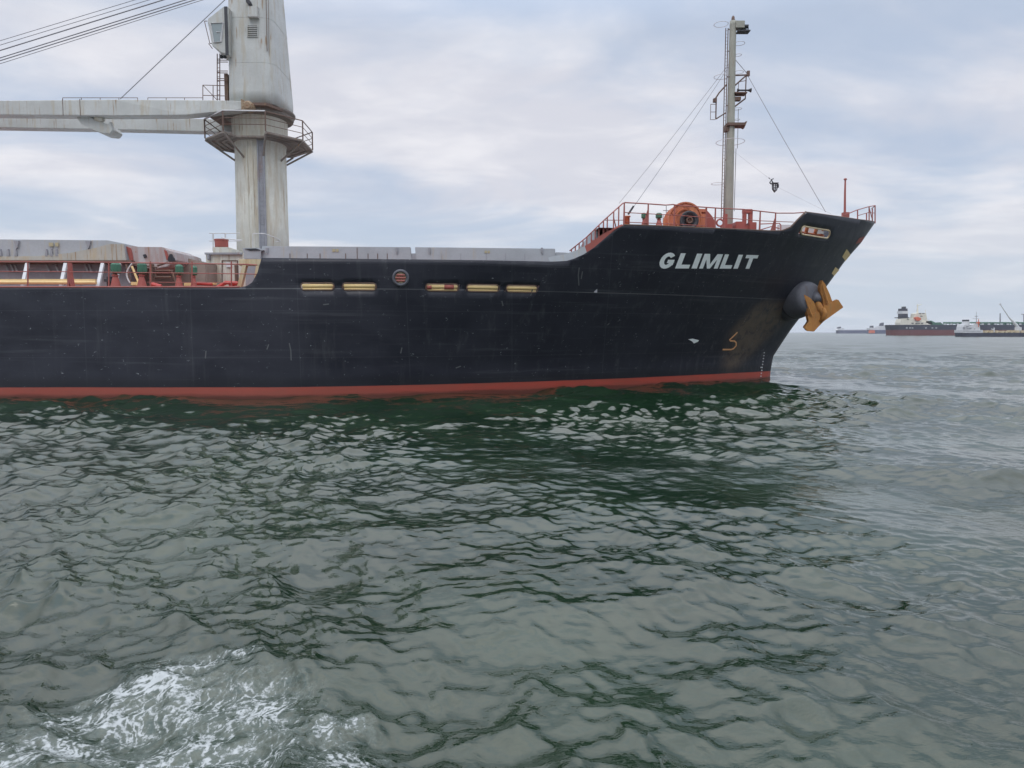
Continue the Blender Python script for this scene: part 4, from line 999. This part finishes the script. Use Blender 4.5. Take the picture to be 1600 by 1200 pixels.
lathe(bm, (c.x, c.y, c.z), (0, 0, 1), [(0, r * .98), (.35, r), (.36, r * 1.06), (.42, r * 1.06), (.43, r * .6)], 24); link('mushroom_vent', bm, 'red', mh)
bm = B(); Yr = 39
for y in (364.5, 376.5): tube(bm, [W(327, y, Yr), W(375, y, Yr)], .025, 5)
for x in (333, 352): tube(bm, [W(x, 364.5, Yr), W(x, 392, Yr)], .04, 6)
tube(bm, [W(395, 365, 40.5), W(413, 365, 40.5), W(427, 370, 41.5), W(440, 376, 43)], .025, 5); tube(bm, [W(395, 365, 40.5), W(395, 387, 40.5)], .02, 5); tube(bm, [W(430, 378, 41.5), W(440, 376, 43)], .02, 5)
tube(bm, [W(346, 371, 37.5), W(352, 373, 37.5), W(378, 375.5, 37.5)], .03, 5)
link('mast_house_railing', bm, 'silver', mh)

# ---------------------------------------------------------------- hatches
HY = 34.0
bm = B(); pxprism(bm, [(-330, 374), (0, 374), (167.5, 375.3), (194, 380.6), (197.5, 407), (-330, 407)], HY, 18.5, .03)
hc = link('hatch_cover', bm, 'hatch', ship)
bm = B(); pxprism(bm, [(-100, 402), (60, 400), (110, 395), (150, 387), (172, 381), (193, 381.5), (196.8, 407), (-100, 407)], HY - .06, .07, .0); link('cover_side_plate', bm, 'beige', hc)
bm = B()
for x in (24, 136): pxprism(bm, [(x - 3, 376), (x + 5, 376), (x + 3, 386), (x + 1, 389)], HY - .1, .12, .0)
for x in (0, 12, 24, 72, 80, 88): pxprism(bm, [(x - 1, 389), (x + .5, 389), (x + 2.5, 400), (x - 2, 400)], HY - .08, .1, .0)
link('cleat', bm, 'coam', hc)
bm = B(); pxbox(bm, 76, 379, 83, 385, HY - .09, .03, 0); pxbox(bm, 86, 379, 91, 385, HY - .09, .03, 0); link('yellow_stencil', bm, 'ochre', hc)
bm = B(); pxprism(bm, [(-330, 407.5), (197, 407.5), (230, 413), (230, 412), (320, 420), (320, 460), (-330, 460)][:2] + [(205, 412), (205, 460), (-330, 460)], HY + .5, 17, .0)
co = link('hatch_coaming', bm, 'coam', ship)
bm = B(); pxbox(bm, -330, 406.5, 205, 410.5, HY - .15, .7, .0); link('coaming_rail', bm, 'rust', co)
for x in (42, 102, 160, 186):
    bm = B(); d = 6 if x < 180 else 5
    prism(bm, [W(x - 2.3, 409, HY - .1), W(x + 2.8, 409, HY - .1), W(x - 6, 450, HY - 1.0), W(x - 11, 450, HY - 1.0)], (0, .12, 0)); link('coaming_stay', bm, 'white', co)
for x in (6, 14, 20, 70, 84, 130, 136):
    bm = B(); prism(bm, [W(x, 410, HY + .45), W(x + 2, 410, HY + .45), W(x + 8, 424, HY + .3), W(x + 5, 424, HY + .3)], (0, .05, 0)); link('stiffener', bm, 'hatch', co)
bm = B(); tube(bm, [W(-330, 440.5, HY - 1.4), W(150, 441.5, HY - 1.4)], .09, 8); pxbox(bm, -330, 436, 148, 438, HY - 1.2, .2, 0); link('deck_pipe', bm, 'yellow', ship, smooth=False)
# folded end panels of the hatch cover
bm = B(); pxprism(bm, [(196, 382.6), (214.6, 385.5), (254, 386), (259, 390.5), (271.7, 393.6), (274, 407), (262, 417), (240, 421), (205, 414), (199, 408)], HY + .2, 3.0, .03)
fp = link('folded_hatch_panel', bm, paint('peeling_white', (0.47, 0.45, 0.45), .9, .6, .3, (0.30, 0.12, 0.08), chip=.13), ship)
bm = B(); pxprism(bm, [(197, 385), (204, 388), (207, 400), (208, 408), (203, 408)], HY + .14, .08, 0); pxprism(bm, [(256, 390), (260, 392), (264, 406), (260, 406)], HY + .14, .08, 0); link('panel_edge', bm, 'red', fp)
bm = B(); pxprism(bm, [(262, 404), (265, 397), (268, 397), (272, 404), (274, 408), (263, 408)], HY + .13, .09, 0); pxprism(bm, [(223, 398), (227, 397), (229, 401), (225, 403)], HY + .14, .08, 0); link('panel_hole', bm, 'black', fp)
bm = B(); pxprism(bm, [(273, 399), (321, 410), (321, 462), (205, 462), (205, 416), (262, 417)], HY + 1.6, 8, .02); link('trunk_casing', bm, paint('casing_buff', (0.30, 0.25, 0.21), .5, .6, .4), ship)
bm = B()
for (x0, y0, x1, y1) in ((206, 412, 245, 418), (244, 423, 238, 448), (236, 423, 270, 423), (243, 433, 268, 433), (268, 423, 276, 445), (208, 418, 218, 444), (197, 413, 204, 440), (246, 415, 262, 410)): tube(bm, [W(x0, y0, HY - .3), W(x1, y1, HY - .3)], .05, 6)
link('hinge_frame', bm, 'rust', ship)
bm = B()
for k in range(9): a = R(100 + 18 * k); 
tube(bm, [W(206 - 8 * math.sin(R(20 * k)), 412 + 30 * k / 8, HY - .8) for k in range(9)], .035, 6); link('hydraulic_hose', bm, 'silver', ship)
bm = B(); tube(bm, [W(206, 416, HY - .9), W(217, 443, HY - .9)], .05, 6); pxbox(bm, 204, 440.5, 219, 446, HY - 1.2, .3, .02); pxbox(bm, 287, 442, 299, 447, HY - 1.2, .3, .02); pxbox(bm, 310, 441, 335, 445, HY - 1.2, .3, .02); link('valve_box', bm, 'yellow', ship)
bm = B(); tube(bm, [W(340, 449, 32.6), W(353, 441.5, 32.6), W(372, 443, 32.6)], .09, 8); tube(bm, [W(308, 443, 32.8), W(332, 444, 32.8)], .08, 8); tube(bm, [W(236, 444, 32.8), W(252, 448, 32.8)], .1, 8); pxbox(bm, 357, 440, 364, 450, 32.6, .3, .02); link('fire_pipe', bm, paint('fire_red', (0.5, 0.05, 0.04), .1, .4, .2), ship)
bm = B(); pxbox(bm, 233, 412, 238, 450, HY - .5, .3, .01); pxbox(bm, 366, 414, 370, 449, 35, .3, .01); pxbox(bm, 296, 425, 300, 450, HY + 1, .2, .01); link('deck_stanchion', bm, 'rust', ship)
for x in (108, ): 
    bm = B(); pxprism(bm, [(105, 410), (107.5, 410), (109, 430), (113, 449), (110.5, 449), (108, 438), (106, 449), (104.5, 449)], 31.3, .25, .01); link('fairlead_post', bm, 'rail', ship)
bm = B(); pxbox(bm, 162, 436, 175, 440, HY - .8, .4, .01); pxbox(bm, 166, 432, 173, 448, HY - .7, .2, .01); link('junction_box', bm, 'dark', ship)
# main deck side rail
pd_ = [ep(x) for x in (-290, 0, 200, 372)]
YR = 30.65
bm = B()
for y in (409, 424.5): tube(bm, [W(-290, y - 1, YR), W(100, y, YR), W(385, y + (4 if y < 420 else 3.5), YR), W(402 if y < 420 else 402, y + (5 if y < 420 else 4), YR)], .03 if y < 420 else .022, 6)
tube(bm, [W(230, 441, YR), W(372, 442, YR)], .015, 5)
mr = link('main_deck_railing', bm, 'rail', ship)
for x in (-262, -200, -140, -80, -20, 43.5, 107, 170, 235, 300, 361.5):
    bm = B(); tube(bm, [W(x, 450, YR), W(x, 408.5, YR)], .03, 6); link('post', bm, 'rail', mr)
# cream frames carrying the bulwark end
bm = B(); pxbox(bm, 373, 405, 408, 415, 31.2, .3, .02); prism(bm, [W(379, 414, 31.2), W(384.5, 414, 31.2), W(376, 450, 31.2), W(369.5, 450, 31.2)], (0, .25, 0)); prism(bm, [W(400, 414, 31.2), W(404.5, 414, 31.2), W(402, 432, 31.2), W(397, 434, 31.2)], (0, .25, 0)); link('bulwark_frame', bm, 'cream', ship)
bm = B(); pxbox(bm, 383, 414, 402, 448, 32.4, .1, .0); link('dark_panel', bm, 'coam', ship)
# forward hatch, seen above the bulwark
HF = 33.6
bm = B(); pxprism(bm, [(409, 384.5), (641.5, 386), (644.5, 425), (409, 425)], HF, .16, .02); pxprism(bm, [(409, 397), (644, 398.5), (645, 425), (409, 425)], HF + .15, 19, .02); h2 = link('hatch_cover', bm, 'hatch', ship)
bm = B(); pxprism(bm, [(648.5, 386), (867.5, 388.5), (868.5, 425), (651, 425)], HF, .16, .02); pxprism(bm, [(651, 398.5), (867.5, 400.5), (868.5, 425), (651, 425)], HF + .15, 19, .02); h3 = link('hatch_cover', bm, 'hatch', ship)
bm = B(); pxbox(bm, 643, 396, 651, 425, HF + .05, .5, 0); link('joint_cover', bm, 'coam', h2)
bm = B(); pxprism(bm, [(868, 394), (880, 394.5), (905, 396), (912, 402), (905, 425), (868, 425)], HF + .1, 6, .02); link('hatch_coaming', bm, 'hatch', ship)
for hh_, xs2 in ((h2, (417, 620)), (h3, (671, 847))):
    for x in xs2:
        bm = B(); pxprism(bm, [(x - 2, 387), (x + 1.5, 387), (x + 1, 397), (x - 1, 394)], HF - .08, .1, 0); link('cleat', bm, 'coam', hh_)
for hh_, xs2 in ((h2, (558, 453, 480, 500, 540, 575, 590, 605)), (h3, (690, 720, 760, 790, 820))):
    bm = B()
    for x in xs2: pxbox(bm, x - .6, 386.5 if x == 558 else 396, x + .6, 406, HF - .015, .03, 0)
    link('weld_seam', bm, 'rust' if hh_ is h2 else 'coam', hh_)
bm = B(); pxbox(bm, 519, 389, 524, 393.5, HF - .02, .04, 0); pxbox(bm, 525, 389, 529, 393.5, HF - .02, .04, 0); link('yellow_stencil', bm, 'ochre', h2)
bm = B(); pxbox(bm, 757, 391.5, 761, 395.5, HF - .02, .04, 0); pxbox(bm, 762, 391.5, 765.5, 395.5, HF - .02, .04, 0); link('yellow_stencil', bm, 'ochre', h3)
bm = B(); pxprism(bm, [(378, 387.5), (402, 387), (412, 391), (407, 392), (407, 405), (381, 405), (381, 393)], HF - .2, 1.5, .02); cg = link('cover_end_box', bm, 'hatch', ship)
bm = B(); pxprism(bm, [(382, 388.6), (400, 388.2), (407, 391), (390, 391.5)], HF - .24, .05, 0); link('box_mouth', bm, 'black', cg)

# ================================================================== distant vessels
def vessel(name, label, cat, base, group=None): return thing(name, base, label, cat, group)
TY = 620.0
tk = vessel('oil_tanker', W(1500, 521, TY), 'long dark tanker with red lower hull, ivory superstructure and orange lifeboat near the horizon', 'tanker', W(1500, 523, TY))if False else thing('oil_tanker', (W(1500, 521, TY).x, TY + 16, 0), 'long dark tanker with red lower hull, ivory superstructure and orange lifeboat near the horizon', 'tanker')
def P(bm, pix, Y, d, bev=0.0): pxprism(bm, pix, Y, d, bev)
def hull_far(x0, x1, ytop, ybot, ymid, Y, beam_, mats, parent, stern_rake=3, bow_rake=8, bow_up=2):
    zt = W(0, ytop, Y).z; xa, xb = W(x0, 520, Y).x, W(x1, 520, Y).x; zm = W(0, ymid, Y).z; s = Y / F
    def plan(z, f):
        L = xb - xa; pts = []
        rb = bow_rake * s * (1 - f); rs_ = stern_rake * s * (1 - f)
        for t in (0, .02, .06, .12, .3, .7, .85, .93, .98, 1.0):
            h = {0: .25, .02: .6, .06: .85, .12: 1, .3: 1, .7: 1, .85: .93, .93: .66, .98: .25, 1.0: .02}[t]
            pts.append((xa + rs_ + (L - rs_ - rb) * t, h))
        return pts
    rows = [(-1.0, .0, 0), (zm, .35, 0), (zm + .02, .35, 1), (zt, 1.0, 1)]
    bm = B(); gr = []
    for z, f, k in rows:
        pl = plan(z, f); ring = [bm.verts.new((x, Y + beam_ / 2 - h * beam_ / 2, z + (bow_up * s * max(0, (i - 6) / 3) if f == 1 else 0))) for i, (x, h) in enumerate(pl)] + [bm.verts.new((x, Y + beam_ / 2 + h * beam_ / 2, z + (bow_up * s * max(0, (len(pl) - 1 - i - 6) / 3) if f == 1 else 0))) for i, (x, h) in enumerate(pl[::-1])]
        gr.append(ring)
    n = len(gr[0])
    for i in range(3):
        for j in range(n):
            fc = bm.faces.new((gr[i][j], gr[i][(j + 1) % n], gr[i + 1][(j + 1) % n], gr[i + 1][j])); fc.material_index = 0 if i == 0 else 1
    f = bm.faces.new(gr[3]); f.material_index = 1
    return link('hull', bm, mats, parent)
hf = hull_far(1400.5, 1760, 507.5, 524, 515.5, TY, 32, ['far_red', 'far_navy'], tk)
bm = B()
for x in (1417, 1422, 1426, 1447, 1457, 1463): pxbox(bm, x - 1.2, 511.8, x + 1.2, 513, TY - .2, .3, 0)
link('draft_mark', bm, 'white', hf)
bm = B(); P(bm, [(1407, 507.5), (1407, 504), (1409, 498), (1424, 497), (1430, 500), (1440, 502), (1447, 504), (1455, 507.5)], TY + 6, 9); P(bm, [(1428, 507), (1430, 490), (1435, 489), (1447, 489), (1448, 494), (1449, 500), (1456, 504), (1458, 507)], TY + 8, 7); sup = link('superstructure', bm, 'far_white', tk)
bm = B()
for (x, y) in ((1438, 489.8), (1443, 489.8), (1440, 494), (1426, 505), (1432, 505.5), (1436, 505), (1441, 505), (1419, 498.5)): pxbox(bm, x - 1.6, y - .5, x + 1.6, y + .6, TY + 5.6, .5, 0)
link('window_band', bm, 'black', sup)
bm = B(); P(bm, [(1409.5, 499), (1410, 482), (1418, 482), (1419, 499)], TY + 12, 7); fu = link('funnel', bm, 'far_navy', tk)
bm = B(); pxbox(bm, 1409.3, 486, 1418.6, 490.2, TY + 11.6, 8, 0); link('funnel_band', bm, 'white', fu)
bm = B(); pxbox(bm, 1411.5, 479, 1415.5, 483, TY + 13, 3, 0); pxbox(bm, 1406, 495.6, 1421, 496.8, TY + 10, 9, 0); link('exhaust_pipe', bm, 'black', fu)
bm = B(); P(bm, [(1429.5, 496), (1434, 495), (1439.5, 497), (1440, 499), (1437, 501.5), (1431.5, 501)], TY + 4.5, 3, .3); link('lifeboat', bm, 'orange', sup)
bm = B(); tube(bm, [W(1433.2, 490, TY + 14), W(1434, 475, TY + 14)], [.9, .3], 6); tube(bm, [W(1432, 477.5, TY + 14), W(1440, 475.8, TY + 14)], .3, 5); tube(bm, [W(1446, 489, TY + 14), W(1446, 484, TY + 14)], .2, 5); link('radar_mast', bm, 'far_white', sup)
bm = B(); P(bm, [(1445, 507.5), (1447, 502), (1455, 501), (1462, 504), (1470, 503.5), (1474, 507.5)], TY + 8, 10); link('pump_house', bm, 'green', tk)
bm = B(); tube(bm, [W(1474, 504, TY + 10), W(1740, 504, TY + 10)], .5, 5); tube(bm, [W(1474, 505.4, TY + 14), W(1740, 505.4, TY + 14)], .4, 5)
for k in range(54): x = 1474 + k * 4.9; tube(bm, [W(x, 508, TY + 10), W(x, 503.6 - random.random(), TY + 10)], .28, 4)
for k in range(16): x = 1500 + k * 14 + random.uniform(-3, 3); pxbox(bm, x, 504 - random.random() * 1.5, x + random.uniform(2, 6), 508, TY + 12, 5, 0)
link('deck_pipework', bm, 'green', tk)
bm = B()
for k in range(26): x = 1476 + k * 9.8; pxbox(bm, x, 505.5, x + 2.6, 507.6, TY + 8, 1, 0)
link('deck_fitting', bm, 'white', tk)
bm = B()
for x in (1562.8, ): tube(bm, [W(x, 507, TY + 14), W(x, 489.5, TY + 14)], [.7, .5], 6)
tube(bm, [W(1600, 507, TY + 14), W(1600, 491, TY + 14)], .6, 6); tube(bm, [W(1596, 491, TY + 14), W(1606, 491, TY + 14)], .4, 5); link('cargo_derrick', bm, 'coam', tk)

# smaller bunker vessel alongside
SY = 440.0
sv = thing('bunker_vessel', (W(1560, 521, SY).x, SY + 6, 0), 'small low black coaster with white deckhouse and raised crane boom in front of the tanker', 'coaster')
hull_far(1502.5, 1720, 520, 526.3, 525.9, SY, 11, ['far_navy', 'far_navy'], sv, 1.5, 4, 1)
bm = B()
P(bm, [(1503.5, 520), (1503.5, 515.5), (1535.5, 515.5), (1536, 520)], SY + 1.5, 8); P(bm, [(1505, 516), (1505.5, 511), (1507, 507), (1513.5, 506), (1514.5, 510), (1519, 510), (1519, 516)], SY + 2, 7); P(bm, [(1518, 516), (1520, 507), (1524, 505.5), (1528, 507), (1531, 509), (1531.5, 516)], SY + 2.3, 6.5)
s2 = link('deckhouse', bm, 'white', sv)
bm = B()
for a, b, c_, d_ in ((1505, 511, 1508, 514.5), (1510, 509, 1513.5, 511), (1515, 512, 1519, 513.3), (1522, 513.2, 1524, 514.8), (1511, 513, 1517, 514), (1504, 517, 1533, 517.8)): pxbox(bm, a, b, c_, d_, SY + 1.4, .3, 0)
link('window_band', bm, 'coam', s2)
bm = B(); pxbox(bm, 1508, 499.5, 1514.5, 502, SY + 4, 3, 0); f2 = link('funnel_top', bm, 'black', s2)
bm = B(); P(bm, [(1508, 502), (1514.5, 502), (1515.5, 507), (1507, 507)], SY + 4, 3); link('funnel', bm, 'white', s2)
bm = B(); tube(bm, [W(1525.5, 507, SY + 5), W(1525.5, 487, SY + 5)], [.25, .08], 6); tube(bm, [W(1523, 494.5, SY + 5), W(1528, 494, SY + 5)], .22, 5); tube(bm, [W(1520, 498, SY + 5), W(1530, 498, SY + 5)], .12, 5); link('mast', bm, 'coam', s2)
bm = B(); tube(bm, [W(1529, 511, SY + 2), W(1529, 499, SY + 2)], .22, 5); pxbox(bm, 1526.5, 503, 1531, 505.5, SY + 2, .5, 0); link('red_davit', bm, 'orange', s2)
bm = B(); tube(bm, [W(1593, 515, SY + 5), W(1587, 507, SY + 5), W(1577, 496.5, SY + 5)], [1.1, .9, .45], 8); tube(bm, [W(1577, 496.5, SY + 5), W(1563, 475.8, SY + 5)], [.35, .2], 6); lathe(bm, W(1563, 475.6, SY + 5), (0, 1, 0), [(-.3, .55), (.3, .55)], 10)
tube(bm, [W(1582, 500, SY + 5), W(1576, 495, SY + 5)], .3, 6); pxbox(bm, 1589, 511, 1596, 519.5, SY + 4, 2, 0); link('crane_boom', bm, 'white', sv)
bm = B(); tube(bm, [W(1536, 518.5, SY + 5), W(1715, 518, SY + 5)], .4, 6)
for k in range(22): x = 1540 + k * 8; pxbox(bm, x, 516.8 - random.random() * 1, x + random.uniform(2, 5), 520.2, SY + 3, 4, 0)
link('deck_cargo_pipes', bm, 'cream', sv)
bm = B(); tube(bm, [W(1553, 519, SY + 3), W(1553.5, 512, SY + 3)], .35, 5); tube(bm, [W(1549, 514, SY + 3), W(1553.5, 516, SY + 3)], .3, 5); link('deck_davit', bm, 'white', sv)

# two hulls farther off
AY_ = 1500.0
a1 = thing('distant_freighter', (W(1335, 520, AY_).x, AY_ + 12, 0), 'faint blue-grey freighter with its wheelhouse at the left end, farthest left on the horizon', 'freighter')
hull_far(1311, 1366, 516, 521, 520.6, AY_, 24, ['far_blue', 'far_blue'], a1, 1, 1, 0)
bm = B(); P(bm, [(1308, 516), (1310, 513.5), (1318, 512.5), (1321, 516)], AY_ + 4, 14); link('superstructure', bm, 'white', a1)
bm = B(); P(bm, [(1309.5, 513.5), (1311, 511), (1314.5, 510.5), (1314, 513)], AY_ + 6, 8); link('funnel', bm, 'far_navy', a1)
bm = B(); P(bm, [(1322, 516), (1322, 515), (1356, 514.6), (1358, 516)], AY_ + 4, 14); link('hatch_covers', bm, 'white', a1)
AY2 = 1300.0
a2 = thing('distant_freighter', (W(1400, 520, AY2).x, AY2 + 12, 0), 'blue hulled freighter with white bridge, its bow hidden behind the tanker stern', 'freighter')
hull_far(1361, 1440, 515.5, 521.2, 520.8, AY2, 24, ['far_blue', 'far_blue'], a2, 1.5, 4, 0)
bm = B(); P(bm, [(1360, 515.5), (1360, 512.5), (1368, 512), (1369, 515.5)], AY2 + 4, 14); P(bm, [(1373, 515.5), (1374, 510), (1384, 508.5), (1388, 515.5)], AY2 + 4, 14); link('superstructure', bm, 'white', a2)
bm = B(); P(bm, [(1362, 512), (1362.5, 509), (1365, 509), (1365, 512)], AY2 + 6, 8); P(bm, [(1376.5, 509.5), (1378, 505), (1381, 504), (1381, 509)], AY2 + 6, 8); link('funnel', bm, 'far_navy', a2)
bm = B(); P(bm, [(1357.5, 520.5), (1358, 516), (1367, 516), (1367, 520.5)], AY2 - .5, 1); link('orange_stripe', bm, 'orange', a2)

# ------------------------------------------------------------------ sea air
hm = bpy.data.materials.new('sea_haze'); hm.use_nodes = True
for n in list(hm.node_tree.nodes):
    if n.type == 'BSDF_PRINCIPLED': hm.node_tree.nodes.remove(n)
vol = hm.node_tree.nodes.new('ShaderNodeVolumePrincipled'); vol.inputs['Color'].default_value = (0.90, 0.95, 1.0, 1); vol.inputs['Density'].default_value = 0.00014
hm.node_tree.links.new(vol.outputs[0], hm.node_tree.nodes['Material Output'].inputs['Volume'])
MT['haze'] = hm
bm = B(); bx(bm, -16000, 16000, -16000, 16000, -6, 36); hzo = link('haze', bm, 'haze'); hzo['kind'] = 'stuff'
